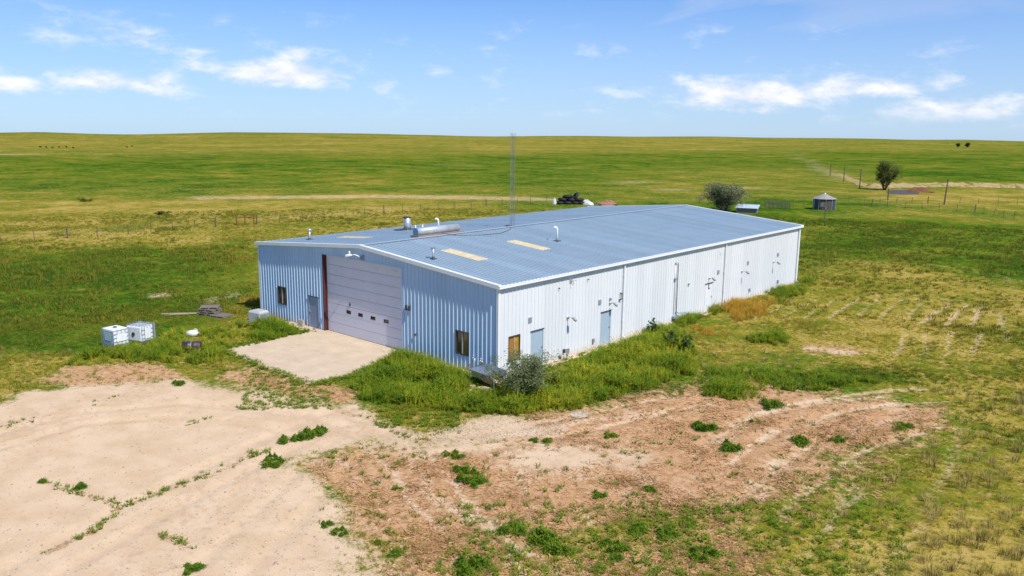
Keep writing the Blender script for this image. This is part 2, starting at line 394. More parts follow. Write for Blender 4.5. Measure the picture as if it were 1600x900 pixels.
def ground_material():
    M = bpy.data.materials.new('prairie_ground'); M.use_nodes = True; T = NT(M.node_tree); b = T.n['Principled BSDF']
    geo = T.new('ShaderNodeNewGeometry'); p = geo.outputs['Position']
    nA = T.noise(p, .018, 4, .6); nB = T.noise(p, .12, 4, .6, .3); nC = T.noise(p, .7, 4, .6); nD = T.noise(p, 3.2, 4, .65); nE = T.noise(p, 14., 4, .7); nF = T.noise(p, 60., 2, .6)
    sand, soil, lush, dry, tan = (T.attr(k) for k in ('sand', 'soil', 'lush', 'dry', 'tan'))
    S5 = lambda n, k: T.math('MULTIPLY', T.math('SUBTRACT', n, .5), k*2.3)
    add = lambda *a: a[0] if len(a) == 1 else T.math('ADD', a[0], add(*a[1:]))
    # grass: lush green <-> olive <-> straw
    g = add(T.math('ADD', .465, 0.), T.math('MULTIPLY', dry, .42), T.math('MULTIPLY', lush, -.36), S5(nA, .5), S5(nB, .7), S5(nC, .55), S5(nD, .55), S5(nE, .6))
    r = T.new('ShaderNodeValToRGB'); T.l.new(g, r.inputs[0]); e = r.color_ramp.elements
    e[0].position = .0; e[0].color = (.030, .075, .008, 1); e[1].position = 1.; e[1].color = (.42, .31, .085, 1)
    for pos, c in ((.22, (.085, .160, .010)), (.45, (.140, .160, .018)), (.65, (.225, .195, .024)), (.82, (.31, .24, .042))):
        k = e.new(pos); k.color = (*c, 1)
    c = r.outputs[0]
    near = T.math('SUBTRACT', 1., T.step(T.math('ABSOLUTE', lush), .2, .6))
    sp1 = T.math('MULTIPLY', T.step(add(T.noise(p, 1.3, 5, .7), S5(nE, .12)), .54, .66), near)
    c = T.mix(T.math('MULTIPLY', sp1, .75), c, T.mix(nE, (.40, .24, .09), (.56, .38, .18)))
    sp2 = T.step(add(T.noise(p, 5.5, 4, .7), S5(nC, .15)), .56, .68)
    c = T.mix(T.math('MULTIPLY', sp2, .6), c, (.060, .105, .010))
    # far tan bands, tracks and bare streaks
    tm = T.step(add(tan, S5(nD, .5), S5(nE, .45), S5(nC, .35)), .25, .85)
    c = T.mix(T.math('MULTIPLY', tm, .85), c, T.mix(nD, (.48, .34, .20), (.58, .44, .27)))
    # reddish soil with straw and plant litter
    so_m = T.step(add(soil, S5(nC, .5), S5(nD, .6), S5(nE, .5)), .25, .75)
    sc = T.mix(T.step(nD, .35, .65), (.40, .21, .105), (.55, .34, .19))
    sc = T.mix(T.step(nE, .50, .62), sc, (.62, .37, .19))
    sc = T.mix(T.step(nF, .54, .64), sc, (.17, .09, .04))
    sc = T.mix(T.math('MULTIPLY', T.step(T.noise(p, 27., 3, .7), .55, .66), .7), sc, (.64, .43, .25))
    sc = T.mix(T.math('MULTIPLY', T.step(add(nC, S5(nD, .4)), .55, .75), .6), sc, (.53, .40, .28))
    sc = T.mix(tm, sc, (.60, .45, .31))
    c = T.mix(so_m, c, sc)
    # pale packed sand and gravel of the yard
    sa_m = T.step(add(sand, S5(nC, .4), S5(nD, .45), S5(nE, .4)), .2, .8)
    pc = T.mix(T.step(nC, .35, .65), (.55, .40, .26), (.63, .475, .325))
    pc = T.mix(T.math('MULTIPLY', T.step(nE, .45, .75), .5), pc, (.70, .55, .40))
    pc = T.mix(T.math('MULTIPLY', T.step(nF, .54, .66), .6), pc, (.42, .30, .20))
    pc = T.mix(T.math('MULTIPLY', T.step(add(nB, S5(nD, .6), S5(nE, .3)), .60, .74), .45), pc, (.43, .28, .18))
    pc = T.mix(T.math('MULTIPLY', tm, .55), pc, (.46, .33, .22))
    c = T.mix(sa_m, c, pc)
    T.l.new(c, b.inputs['Base Color']); b.inputs['Roughness'].default_value = .95; b.inputs['Specular IOR Level'].default_value = .0
    bn = T.new('ShaderNodeBump'); bn.inputs['Distance'].default_value = .06
    hard = T.math('MAXIMUM', sa_m, T.math('MULTIPLY', so_m, .7))
    bs = T.math('SUBTRACT', .7, T.math('MULTIPLY', hard, .5)); T.l.new(bs, bn.inputs['Strength'])
    T.l.new(add(T.math('MULTIPLY', nE, .5), T.math('MULTIPLY', nD, .9), T.math('MULTIPLY', nF, .22)), bn.inputs['Height'])
    T.l.new(bn.outputs[0], b.inputs['Normal'])
    return M

def graded(lo, hi, step, far, grow=1.06):
    a = list(np.arange(lo, hi+step*.5, step)); s = step; p = a[-1]
    while p < far: s *= grow; p += s; a.append(p)
    s = step; p = a[0]; b = []
    while p > -far: s *= grow; p -= s; b.append(p)
    return np.array(b[::-1]+a)
def build_ground():
    xs = graded(-30, 27, .24, 5200, 1.05); ys = graded(-27, 34, .24, 5200, 1.05)
    X, Y = np.meshgrid(xs, ys); x = X.ravel(); y = Y.ravel(); z = terrain(x, y)
    nx, ny = len(xs), len(ys)
    i = np.arange(nx*ny).reshape(ny, nx)
    f = np.stack([i[:-1, :-1], i[:-1, 1:], i[1:, 1:], i[1:, :-1]], -1).reshape(-1, 4)
    me = bpy.data.meshes.new('ground')
    me.vertices.add(nx*ny); me.vertices.foreach_set('co', np.stack([x, y, z], -1).ravel())
    me.loops.add(f.size); me.loops.foreach_set('vertex_index', f.ravel().astype(np.int32))
    me.polygons.add(len(f)); me.polygons.foreach_set('loop_start', np.arange(0, f.size, 4, dtype=np.int32))
    me.update(calc_edges=True)
    me.polygons.foreach_set('use_smooth', np.ones(len(f), bool))
    for k, v in masks(x, y).items():
        a = me.attributes.new(k, 'FLOAT', 'POINT'); a.data.foreach_set('value', v.astype(np.float32))
    me.materials.append(ground_material())
    tag(link('ground', me), kind='structure')
build_ground()

# ------------------------------------------------------------------ the metal building
BW, BL, EH, RISE = 22.007, 37.906, 4.9, .9165
SL = 2*RISE/BW
WALL = wall_mat('white_wall_steel', (.66, .685, .73), (.72, .74, .77)); SHADEW = wall_mat('shaded_wall_steel', (.41, .57, .76), (.48, .63, .80)); ROOF = roof_mat()  # front gable copy of the wall steel has its shade painted in as blue
TRIM = mat('white_trim', (.80, .82, .84), .4, var=.05, dirt=(.55, .54, .52), dirt_lo=.62)
DARK = mat('dark_steel', (.05, .05, .055), .5, var=.2)
GALV = mat('galvanised', (.55, .58, .60), .38, .7, var=.15, vscale=8)
GREY = mat('grey_box', (.30, .32, .35), .5, var=.15)
BRONZE = mat('bronze_frame', (.10, .065, .04), .45, .3)
CONC = mat('concrete', (.56, .44, .315), .9, var=.16, vscale=1.1, bump=.4, bscale=40, dirt=(.36, .26, .18), dirt_lo=.58)
PVC = mat('white_pvc', (.82, .82, .80), .4, var=.05)
GLASS = mat('window_glass', (.045, .04, .035), .06, var=.3, vscale=2., spec=.8)
BOARD = mat('window_board', (.42, .17, .04), .25, var=.25, vscale=2., spec=.7, stretch=(1, 1, 6))
bld = thing('metal_building', 'long pale blue corrugated steel workshop with low gable roof and tall white door', 'building')
PITCHR = .305
def profile(width, h=.034):
    """trapezoid ribs at a one foot pitch: list of (s, d)"""
    out = [(0., 0.)]; n = round(width/PITCHR)
    for k in range(n):
        c = (k+.5)*PITCHR
        out += [(c-.040, 0.), (c-.018, h), (c+.018, h), (c+.040, 0.)]
    out.append((n*PITCHR, 0.)); return out
def wall_sheet(s0, length, top, holes, put, h=.034, flat=None):
    """one sheet from s0; top(s) roof line; holes (s0,s1,z0,z1); put(s,d,z) maps to space"""
    n = max(1, round(length/PITCHR)); pr = [(s0+a, d) for a, d in (profile(length, h) if flat is None else [(0, flat), (length, flat)])]
    pr = [(min(a, s0+length), d) for a, d in pr]
    br = sorted({q for hh in holes for q in hh[:2] if pr[0][0] < q < pr[-1][0]} | {q for q in [KINK] if KINK and pr[0][0] < q < pr[-1][0]})
    for q in br:
        for i in range(len(pr)-1):
            if pr[i][0] < q < pr[i+1][0]:
                t = (q-pr[i][0])/(pr[i+1][0]-pr[i][0]); pr.insert(i+1, (q, pr[i][1]*(1-t)+pr[i+1][1]*t)); break
    mb = MB()
    for (a, da), (b, db) in zip(pr, pr[1:]):
        if b-a < 1e-6: continue
        mid = (a+b)/2; cuts = sorted((hh[2], hh[3]) for hh in holes if hh[0] <= mid <= hh[1])
        z = .02
        for (c0, c1) in cuts:
            if c0 > z: mb.quad(put(a, da, z), put(b, db, z), put(b, db, c0), put(a, da, c0))
            z = max(z, c1)
        if top(mid) > z: mb.quad(put(a, da, z), put(b, db, z), put(b, db, top(b)), put(a, da, top(a)))
    return mb
KINK = None
GD = (-14.75, -7.37, 0., 4.9)                     # the overhead door
FH = [GD, (-16.38, -15.36, 0., 2.03), (-19.85, -18.93, 1.04, 2.2), (-3.03, -2.10, .82, 2.08)]
SH = [(.78, 1.68, .79, 2.08), (2.6, 3.63, 0., 2.03), (9.03, 10.05, 0., 2.03), (21.77, 22.8, 0., 2.03)]
ftop = lambda s: EH+RISE-abs(s+BW/2)*SL-.03
stop = lambda s: EH-.03
def make_wall(span0, span1, top, holes, put, sheets=True, kink=None, wm=None):
    wm = wm or WALL
    global KINK; KINK = kink
    w = wall_sheet(span0, span1-span0, top, holes, put, flat=-.04).build('wall', wm, bld)
    if sheets:
        s = span0
        while s < span1-.05:
            ln = min(.915, span1-s)
            wall_sheet(s, ln, top, holes, put).build('wall_panel', wm, w); s += .915
    KINK = None; return w
make_wall(-BW, 0, ftop, FH, lambda s, d, z: (s, -d, z), True, -BW/2, SHADEW)
make_wall(0, BL, stop, SH, lambda s, d, z: (d, s, z))
make_wall(-BW, 0, ftop, [], lambda s, d, z: (-BW-s, BL+d, z), True, -BW/2)
make_wall(0, BL, stop, [], lambda s, d, z: (-BW-d, BL-s, z))
# roof: sheets laid ridge to eave
rbase = MB()
OV = .17
for sgn in (1, -1):
    xr, xe = -BW/2, (0+OV if sgn > 0 else -BW-OV)
    ze = EH+RISE-abs(xe-xr)*SL
    rbase.quad((xr, -.06, EH+RISE-.05), (xe, -.06, ze-.05), (xe, BL+.06, ze-.05), (xr, BL+.06, EH+RISE-.05))
roof = rbase.build('roof', GALV, bld)
y = -.06
k = 0
while y < BL+.05:
    ln = min(.915, BL+.06-y)
    for sgn in (1, -1):
        xr, xe = -BW/2+sgn*.02, (OV if sgn > 0 else -BW-OV); ze = EH+RISE-abs(xe+BW/2)*SL
        pr = profile(ln, .042); mb = MB(); lift = .0015*(k % 2)
        for (a, da), (b_, db) in zip(pr, pr[1:]):
            mb.quad((xr, y+a, EH+RISE+da+lift), (xe, y+a, ze+da+lift), (xe, y+b_, ze+db+lift), (xr, y+b_, EH+RISE+db+lift))
            # closed rib ends at the eave
        mb.build('roof_panel', ROOF, roof)
    y += .915; k += 1
def roof_z(x): return EH+RISE-abs(x+BW/2)*SL
# fasteners along the purlin lines: far too many and too small to pick apart
sc = MB()
for sgn in (1, -1):
    for j in range(8):
        x = -BW/2+sgn*(.4+j*1.46)
        for i in range(124):
            yy = -.06+.1525+i*PITCHR
            if random.random() < .25: continue
            zz = roof_z(x)+.042; s_ = .016
            sc.box(x-s_, yy-s_, zz-.002, x+s_, yy+s_, zz+.012)
tag(sc.build('roof_screw', mat('screw_head', (.09, .09, .10), .6), roof), kind='stuff')
cap = MB()
for sgn in (1, -1):
    cap.quad((-BW/2, -.07, EH+RISE+.068), (-BW/2+sgn*.22, -.07, EH+RISE+.046), (-BW/2+sgn*.22, BL+.07, EH+RISE+.046), (-BW/2, BL+.07, EH+RISE+.068))
cap.build('ridge_cap', ROOF, roof)
clo = MB()
for sgn in (1, -1):
    for i in range(124):
        yy = -.06+.1525+i*PITCHR
        clo.box(-BW/2+sgn*.222-.012, yy+.05, roof_z(-10.78)+.001, -BW/2+sgn*.222+.012, yy+.255, roof_z(-10.78)+.03)
tag(clo.build('ridge_closure', GREY, roof), kind='stuff')
# translucent skylight sheets
SKY_M = mat('fibreglass_skylight', (.74, .62, .40), .5, var=.16, vscale=2., dirt=(.45, .34, .2), dirt_lo=.55)
for (x0, x1, y0, n) in ((-7.68, -4.5, 3.38, 3), (-7.62, -4.54, 9.24, 3), (-18.7, -15.6, 3.9, 3)):
    pr = profile(n*PITCHR, .042); mb = MB()
    y0 = -.06+round((y0+.06)/PITCHR)*PITCHR
    for (a, da), (b_, db) in zip(pr, pr[1:]):
        mb.quad((x0, y0+a, roof_z(x0)+da+.008), (x1, y0+a, roof_z(x1)+da+.008), (x1, y0+b_, roof_z(x1)+db+.008), (x0, y0+b_, roof_z(x0)+db+.008))
    mb.build('skylight', SKY_M, roof)
# trim
def rake(yc, out):
    for sgn in (1, -1):
        mb = MB(); xe = OV+.02 if sgn > 0 else -BW-OV-.02; xr = -BW/2+sgn*.004
        y0, y1 = sorted((yc+out*.175, yc-out*.04))
        for (ya, yb) in ((y0, y1),):
            za, zb = EH+RISE+.075, roof_z(xe)+.075
            h = .21
            P = [(xr, ya, za), (xe, ya, zb), (xe, yb, zb), (xr, yb, za)]; Q = [(p[0], p[1], p[2]-h) for p in P]
            mb.quad(*P); mb.quad(*Q[::-1])
            for i in range(4): j = (i+1) % 4; mb.quad(P[j], P[i], Q[i], Q[j])
        mb.build('rake_trim', TRIM, bld)
rake(0, -1); rake(BL, 1)
for x0, x1 in ((.06, .25), (-BW-.25, -BW-.06)):
    mb = MB().box(x0, -.172, EH-.145, x1, BL+.172, EH-.012); mb.box(x0-.004, -.176, EH-.016, x1+.012, BL+.176, EH+.006)
    finish_bevel(mb.build('gutter', TRIM, bld), .012)
eave = MB()
for i in range(124):
    yy = -.06+.1525+i*PITCHR; zz = roof_z(OV)
    eave.box(OV-.02, yy-.03, zz+.002, OV+.004, yy+.03, zz+.033)
tag(eave.build('eave_closure', DARK, roof), kind='stuff')
for (x, y_) in ((0, 0), (0, BL), (-BW, 0), (-BW, BL)):
    sx = 1 if x == 0 else -1; sy = 1 if y_ else -1
    mb = MB()
    a, b_ = sorted((x-sx*.10, x+sx*.052)); c, d = sorted((y_+sy*.040, y_+sy*.052)); mb.box(a, c, .03, b_, d, EH-.14)
    a, b_ = sorted((x+sx*.040, x+sx*.0525)); c, d = sorted((y_-sy*.10, y_+sy*.0515)); mb.box(a, c, .03, b_, d, EH-.14)
    mb.build('corner_trim', TRIM, bld)
for (y_, m_) in ((11.3, TRIM), (24.45, TRIM), (37.62, TRIM)):
    mb = MB().box(.045, y_-.055, .25, .125, y_+.055, EH-.14); mb.box(.045, y_-.055, .12, .28, y_+.055, .22, )
    for z in (1.2, 2.6, 4.0): mb.box(.04, y_-.075, z, .131, y_+.075, z+.03)
    mb.build('downspout', m_, bld)
mb = MB().box(-BW-.02, -.02, -.3, .02, BL+.02, .02); mb.build('foundation', CONC, bld)

# overhead door with eight sections, four small lights
DOORM = mat('overhead_door_paint', (.66, .66, .74), .45, var=.05, vscale=.8, dirt=(.50, .47, .50), dirt_lo=.60)
RED = mat('red_jamb', (.085, .022, .018), .55, var=.2)
od = MB().box(GD[0], .26, .02, GD[1], .30, GD[3]).build('overhead_door', GREY, bld); tag(od, 'tall white sectional overhead door with four small lights')
sh = (GD[3]-.04)/8
LX = (-12.56, -11.42, -10.24, -9.04)
for i in range(8):
    z0 = .04+i*sh; z1 = z0+sh-.016
    mb = MB()
    if i == 2:
        xs_ = [GD[0]+.02]+[q for c in LX for q in (c-.2, c+.2)]+[GD[1]-.02]; za, zb = z0+.18, z0+.36
        for j in range(0, len(xs_)-1):
            if j % 2 == 0: mb.box(xs_[j], .2, z0, xs_[j+1], .258, z1)
            else: mb.box(xs_[j], .2, z0, xs_[j+1], .258, za); mb.box(xs_[j], .2, zb, xs_[j+1], .258, z1)
    else: mb.box(GD[0]+.02, .2, z0, GD[1]-.02, .258, z1)
    s_ = mb.build('door_section', DOORM, od)
    if i != 2: finish_bevel(s_, .006)
for c in LX:
    mb = MB(); za, zb = .04+2*sh+.18, .04+2*sh+.36
    mb.box(c-.2, .215, za, c+.2, .235, zb, mi=1)
    for (a, b_, d, e_) in ((c-.215, za-.015, c+.215, za+.012), (c-.215, zb-.012, c+.215, zb+.015), (c-.215, za+.012, c-.19, zb-.012), (c+.19, za+.012, c+.215, zb-.012)): mb.box(a, .192, b_, d, .215, e_)
    mb.build('door_light', [RED, GLASS], od)
MB().box(-12.47, .17, 1.98, -12.35, .2, 2.06).box(-12.43, .15, 1.9, -12.39, .17, 2.16).build('door_handle', DARK, od)
MB().box(GD[0]-.06, -.04, .02, GD[0]+.018, .26, GD[3]).box(GD[0]+.018, .12, .02, GD[0]+.09, .19, GD[3]-.01).build('door_jamb', RED, bld)
MB().box(GD[1]-.018, -.03, .02, GD[1]+.05, .26, GD[3]).build('door_jamb', SHADEW, bld)
MB().box(GD[0]-.06, -.032, GD[3]+.002, GD[1]+.05, .26, GD[3]+.06).build('door_header', SHADEW, bld)
MB().box(GD[0]+.02, .19, .005, GD[1]-.02, .255, .038).build('door_seal', DARK, bld)

# man doors and windows
DOORG = mat('door_grey_paint', (.36, .46, .56), .4, var=.06)
DOORW = mat('door_white_paint', (.74, .77, .80), .45, var=.08, dirt=(.36, .22, .15), dirt_lo=.66)
def on_front(f): return lambda a, d0, z0, b, d1, z1, mb, mi=0: mb.box(a, -d1, z0, b, -d0, z1, mi=mi)
def on_side(f): return lambda a, d0, z0, b, d1, z1, mb, mi=0: mb.box(d0, a, z0, d1, b, z1, mi=mi)
def man_door(hole, P, m_, flip=False):
    a, b, z0, z1 = hole; mb = MB()
    P(a+.05, -.03, .03, b-.05, .012, z1-.05, mb); d = mb.build('door', m_, bld)
    mb = MB(); P(a-.02, -.06, .02, a+.048, .04, z1, mb); P(b-.048, -.06, .02, b+.02, .04, z1, mb); P(a+.048, -.06, z1-.048, b-.048, .04, z1, mb); mb.build('door_frame', m_, d)
    mb = MB(); P(a-.05, -.01, z1+.004, b+.05, .075, z1+.045, mb); mb.build('drip_cap', DARK, d)
    mb = MB(); h = a+.11 if flip else b-.14; P(h, .012, .98, h+.04, .05, 1.1, mb); P(h-.02, .05, 1.02, h+.1, .07, 1.05, mb); mb.build('handle', GALV, d)
    mb = MB(); P(a, -.06, .0, b, .06, .028, mb); mb.build('threshold', GALV, d)
    return d
pf, ps = on_front(0), on_side(0)
man_door(FH[1], pf, mat('front_door_paint', (.26, .31, .42), .45, var=.06), True)
man_door(SH[1], ps, DOORG); man_door(SH[2], ps, DOORG)
d3 = man_door(SH[3], ps, DOORW); tag(d3, 'rust-spotted white steel door')
mb = MB(); ps(22.2, .012, 1.62, 22.45, .018, 1.7, mb); mb.build('door_plate', DARK, d3)
def window(hole, P, m1, m2):
    a, b, z0, z1 = hole; mb = MB(); t = .045
    P(a-.02, -.05, z0-.02, a+t, .045, z1+.02, mb); P(b-t, -.05, z0-.02, b+.02, .045, z1+.02, mb); P(a+t, -.05, z0-.02, b-t, .045, z0+t, mb); P(a+t, -.05, z1-t, b-t, .045, z1+.02, mb)
    w = mb.build('window', BRONZE, bld); c = (a+b)/2
    mb = MB(); P(c-.025, -.04, z0+t, c+.025, .03, z1-t, mb); mb.build('mullion', mat('mullion_metal', (.45, .44, .42), .4, .3), w)
    for (q0, q1, mm) in ((a+t, c-.025, m1), (c+.025, b-t, m2)):
        mb = MB(); P(q0, -.03, z0+t, q1, -.018, z1-t, mb); mb.build('pane', mm, w)
window(FH[2], pf, GLASS, GLASS); window(FH[3], pf, GLASS, mat('curtain_glass', (.16, .11, .05), .1, var=.4, vscale=3, spec=.8))
window(SH[0], ps, BOARD, mat('reflection_pane', (.46, .25, .04), .15, var=.5, vscale=3.5, spec=.8))  # second pane: a yellow reflection painted into its colour

# wall lamps on arms, vents and service boxes of the long wall
def arm_light(y_, z, L=.5, box=False):
    mb = MB().box(.03, y_-.06, z-.09, .08, y_+.06, z+.09)
    mb.tube([(.06, y_, z), (.22, y_, z+.03), (L-.1, y_, z+.01)], .022, 8)
    a = mb.build('wall_light', GALV, bld, True)
    MB().tube([(L-.12, y_, z+.03), (L-.05, y_, z+.02), (L+.06, y_, z-.05), (L+.14, y_, z-.10)], [.05, .085, .09, .06], 10).build('lamp_head', GREY, a, True)
    if box: MB().box(.034, y_-.06, z+.16, .12, y_+.06, z+.32).build('photocell', GREY, a)
for (y_, z, L, bx) in ((5.78, 2.3, .5, False), (9.92, 2.5, .42, True), (22.2, 2.42, .4, False), (27.32, 2.27, .5, False), (32.85, 2.36, .5, False)): arm_light(y_, z, L, bx)
def vent(y_, z, w=.26, h=.3):
    mb = MB().box(.032, y_-w/2, z-h/2, .05, y_+w/2, z+h/2)
    v = mb.build('wall_vent', mat('vent_paint', (.42, .46, .50), .5), bld)
    for i in range(5):
        zz = z-h/2+.03+i*h/5.4
        MB().box(.05, y_-w/2+.02, zz, .066, y_+w/2-.02, zz+.028).build('louvre', GREY, v)
for q in ((2.5, 2.72), (8.88, 2.72), (23.58, 2.7), (28.3, 2.82), (33.72, 2.88)): vent(*q)
for (y_, z, w, h, mm) in ((5.48, .42, .14, .22, DARK), (5.82, .34, .18, .34, GALV), (5.1, .12, .10, .14, DARK), (8.3, .5, .16, .24, GREY), (28.83, .64, .14, .26, GREY), (34.0, .62, .16, .28, GREY), (19.3, 2.4, .1, .1, GREY), (4.9, 4.1, .05, .06, DARK), (7.6, 4.25, .05, .06, DARK)):
    finish_bevel(MB().box(.03, y_-w/2, z-h/2, .13, y_+w/2, z+h/2).build('service_box', mm, bld), .012)
# broken bracket high on the wall and dark elbow by the downspout
MB().tube([(.03, 5.95, 4.4), (.2, 5.97, 4.38), (.22, 6.02, 4.2)], .018, 6).tube([(.03, 6.05, 4.3), (.26, 6.2, 4.42)], .012, 6).box(.03, 5.9, 4.28, .09, 6.05, 4.46).build('wall_bracket', GALV, bld)
MB().tube([(.03, 24.0-.6, 4.2), (.2, 23.4, 4.1), (.2, 23.45, 3.9)], .015, 6).build('wall_bracket', GALV, bld)
MB().tube([(.03, 11.02, 2.95), (.14, 11.02, 2.95), (.16, 11.02, 2.62), (.06, 10.85, 2.55)], .045, 8).build('pipe_elbow', DARK, bld, True)
# tall conduit with a box, and the pipework at its foot
cp = MB().tube([(.03, 17.42, 4.05), (.10, 17.42, 4.08), (.10, 17.7, 4.06), (.10, 17.72, .42)], .032, 8).build('conduit', GREY, bld, True)
MB().tube([(.05, 17.45, 4.02), (.05, 17.45, .5)], .02, 6).build('thin_conduit', GALV, cp, True)
MB().box(.03, 17.34, 2.92, .15, 17.54, 3.05).box(.03, 17.3, .3, .18, 17.8, .46).build('conduit_box', GREY, cp)
MB().tube([(.10, 17.75, .75), (.12, 17.9, .6), (.35, 18.5, .58), (.42, 18.75, .5), (.42, 18.8, .06)], .03, 8).build('gas_pipe', GALV, cp, True)
# front wall: flood light, two outlet boxes, spigots
fl = MB().box(-10.98, -.10, 5.0, -10.86, -.034, 5.24).box(-10.78, -.09, 4.98, -10.68, -.034, 5.3).build('flood_light', GREY, bld)
MB().tube([(-10.95, -.08, 5.16), (-11.2, -.3, 5.3), (-11.45, -.42, 5.22)], .03, 8).build('lamp_arm', PVC, fl, True)
MB().tube([(-11.36, -.40, 5.26), (-11.46, -.44, 5.25), (-11.66, -.52, 5.2), (-11.76, -.56, 5.14)], [.04, .085, .095, .07], 10).build('lamp_head', PVC, fl, True)
MB().tube([(-11.5, -.44, 5.3), (-11.52, -.44, 5.48)], [.06, .04], 8).build('photocell', PVC, fl, True)
for x in (-6.95, -6.68): finish_bevel(MB().box(x-.07, -.13, 2.58, x+.07, -.03, 2.86).build('outlet_box', DARK, bld), .01)
MB().box(-6.3, -.1, 1.22, -6.2, -.03, 1.32).build('outlet_box', DARK, bld)
for x, z in ((-1.62, .86), (-1.1, .8)):
    MB().tube([(x, -.03, z), (x, -.16, z), (x, -.2, z-.08)], .028, 8).tube([(x, -.12, z+.01), (x, -.12, z+.12)], .03, 6).tube([(x+.03, -.06, z-.04), (x+.03, -.06, .05)], .018, 6).build('spigot', GALV, bld, True)

# roof furniture
def flue(x, y_, h, r_, capk):
    z = roof_z(x)
    o = MB().tube([(x, y_, z-.1), (x, y_, z+h)], r_, 14).build('flue', GALV, bld, True)
    MB().box(x-r_*2.6, y_-r_*2.6, z+.0, x+r_*2.6, y_+r_*2.6, z+.055).tube([(x, y_, z+.055), (x, y_, z+.16)], [r_*1.9, r_*1.1], 14).build('flashing', DARK, o)
    if capk == 'cap': MB().tube([(x, y_, z+h-.04), (x, y_, z+h+.03), (x, y_, z+h+.1), (x, y_, z+h+.15)], [r_*1.2, r_*2.0, r_*2.0, r_*.9], 14).build('rain_cap', GALV, o, True)
    if capk == 'tee': MB().tube([(x, y_-.13, z+h-.02), (x, y_+.13, z+h-.02)], r_*1.15, 10).box(x-.1, y_-.16, z+h+.05, x+.1, y_+.16, z+h+.07).build('rain_cap', GALV, o)
    return o
flue(-6.18, 1.31, .62, .055, 'tee'); flue(-19.35, 2.28, .62, .07, 'cap')
bigf = flue(-18.4, 10.2, .95, .27, 'none'); MB().tube([(-18.4, 10.2, roof_z(-18.4)+.93), (-18.4, 10.2, roof_z(-18.4)+1.0)], .29, 16).build('rim', DARK, bigf, True)
def goose(x, y_, h, dirx):
    z = roof_z(x); P = [(x, y_, z-.05), (x, y_, z+h-.15)]
    for t in range(1, 6):
        a = math.pi*t/6; P.append((x+dirx[0]*.12*(1-math.cos(a)), y_+dirx[1]*.12*(1-math.cos(a)), z+h-.15+.14*math.sin(a)))
    o = MB().tube(P, .07, 10).build('vent_pipe', PVC, bld, True)
    MB().box(x-.2, y_-.2, z+.002, x+.2, y_+.2, z+.05).build('flashing', DARK, o)
goose(-6.01, 12.34, .95, (-.7, -.7)); goose(-15.2, 10.3, .85, (-.7, -.7))
for (x, y_) in ((-16.6, 9.4), (-16.4, 9.9)): MB().tube([(x, y_, roof_z(x)-.05), (x, y_, roof_z(x)+.45)], .035, 8).build('vent_pipe', PVC, bld, True)
# long round ventilator lying along the ridge
vz = roof_z(-11.6)+.36
rv = MB().tube([(-11.7, 5.0, vz), (-11.7, 8.75, vz)], .26, 20).build('ridge_ventilator', mat('ventilator_metal', (.42, .46, .50), .5, .3, var=.2), bld, True)
MB().tube([(-11.7, 4.97, vz), (-11.7, 4.995, vz)], .265, 20).build('end_cap', mat('blue_cap', (.12, .25, .36), .5), rv)
MB().box(-12.1, 4.9, vz-.36, -11.3, 9.0, vz-.22).build('base', mat('rusty_base', (.30, .20, .15), .8, var=.35, vscale=6), rv)

# lattice mast on the ridge
mast = thing('antenna_mast', 'slim three-legged grey lattice mast standing on the roof ridge', 'mast', (-11.35, 13.9, roof_z(-11.35)+.06))
MH, MR = 6.55, .18
lp = [(MR*math.cos(a), MR*math.sin(a)) for a in (.3, .3+2.094, .3+4.189)]
MG = mat('mast_steel', (.22, .24, .26), .5, .4)
for (a, b_) in lp: MB().tube([(a, b_, 0), (a*.92, b_*.92, MH)], .014, 6).build('leg', MG, mast)
nseg = 17
for k in range(nseg):
    z0, z1 = .15+k*(MH-.2)/nseg, .15+(k+1)*(MH-.2)/nseg; mb = MB()
    for i in range(3):
        p, q = lp[i], lp[(i+1) % 3]; s0 = 1-.08*z0/MH
        if k % 2: p, q = q, p
        mb.tube([(p[0]*s0, p[1]*s0, z0), (q[0]*s0, q[1]*s0, z1)], .006, 4, False); mb.tube([(p[0]*s0, p[1]*s0, z0), (q[0]*s0, q[1]*s0, z0)], .006, 4, False)
    mb.build('brace', MG, mast)
MB().box(-.5, -.12, -.06, .5, .12, .0).box(-.12, -.5, -.055, .12, .5, -.004).build('base_plate', DARK, mast)
zz = lambda x: roof_z(x)+.055
cab = MB().tube([(-11.2, 13.7, zz(-11.2)), (-10.2, 12.4, zz(-10.2)), (-9.6, 10.8, zz(-9.6)), (-9.7, 9.2, zz(-9.7)), (-10.3, 7.6, zz(-10.3)), (-11.1, 6.9, zz(-11.1)+.05), (-11.38, 6.8, zz(-11.38)+.03)], .018, 6)
tag(cab.build('roof_cable', DARK), 'dark cable lying in a curve on the roof below the mast', 'cable')

# ------------------------------------------------------------------ concrete around the building
def slab(name, poly, z0, z1, m_, kind='structure'):
    mb = MB(); n = len(poly); mb.quad(*[(a, b, z1) for a, b in poly])
    for i in range(n): a, b = poly[i], poly[(i+1) % n]; mb.quad((a[0], a[1], z1), (a[0], a[1], z0), (b[0], b[1], z0), (b[0], b[1], z1))
    return mb
tag(slab('', [(-15.25, -.06), (-15.3, -6.3), (-14.6, -6.95), (-10.4, -7.1), (-6.2, -7.25), (-5.75, -5.2), (-6.9, -.06)], -.2, .028, 0).build('driveway_slab', CONC), kind='structure')
tag(slab('', [(-18.6, -.06), (-18.6, -.95), (-15.33, -1.15), (-15.3, -.06)], -.2, .022, 0).build('door_step_slab', CONC), kind='structure')
tag(slab('', [(-6.85, -.06), (-6.7, -.7), (.6, -.62), (.55, 14), (.5, 38), (.045, 38), (.045, -.055)], -.2, .03, 0).build('perimeter_walk', CONC), kind='structure')

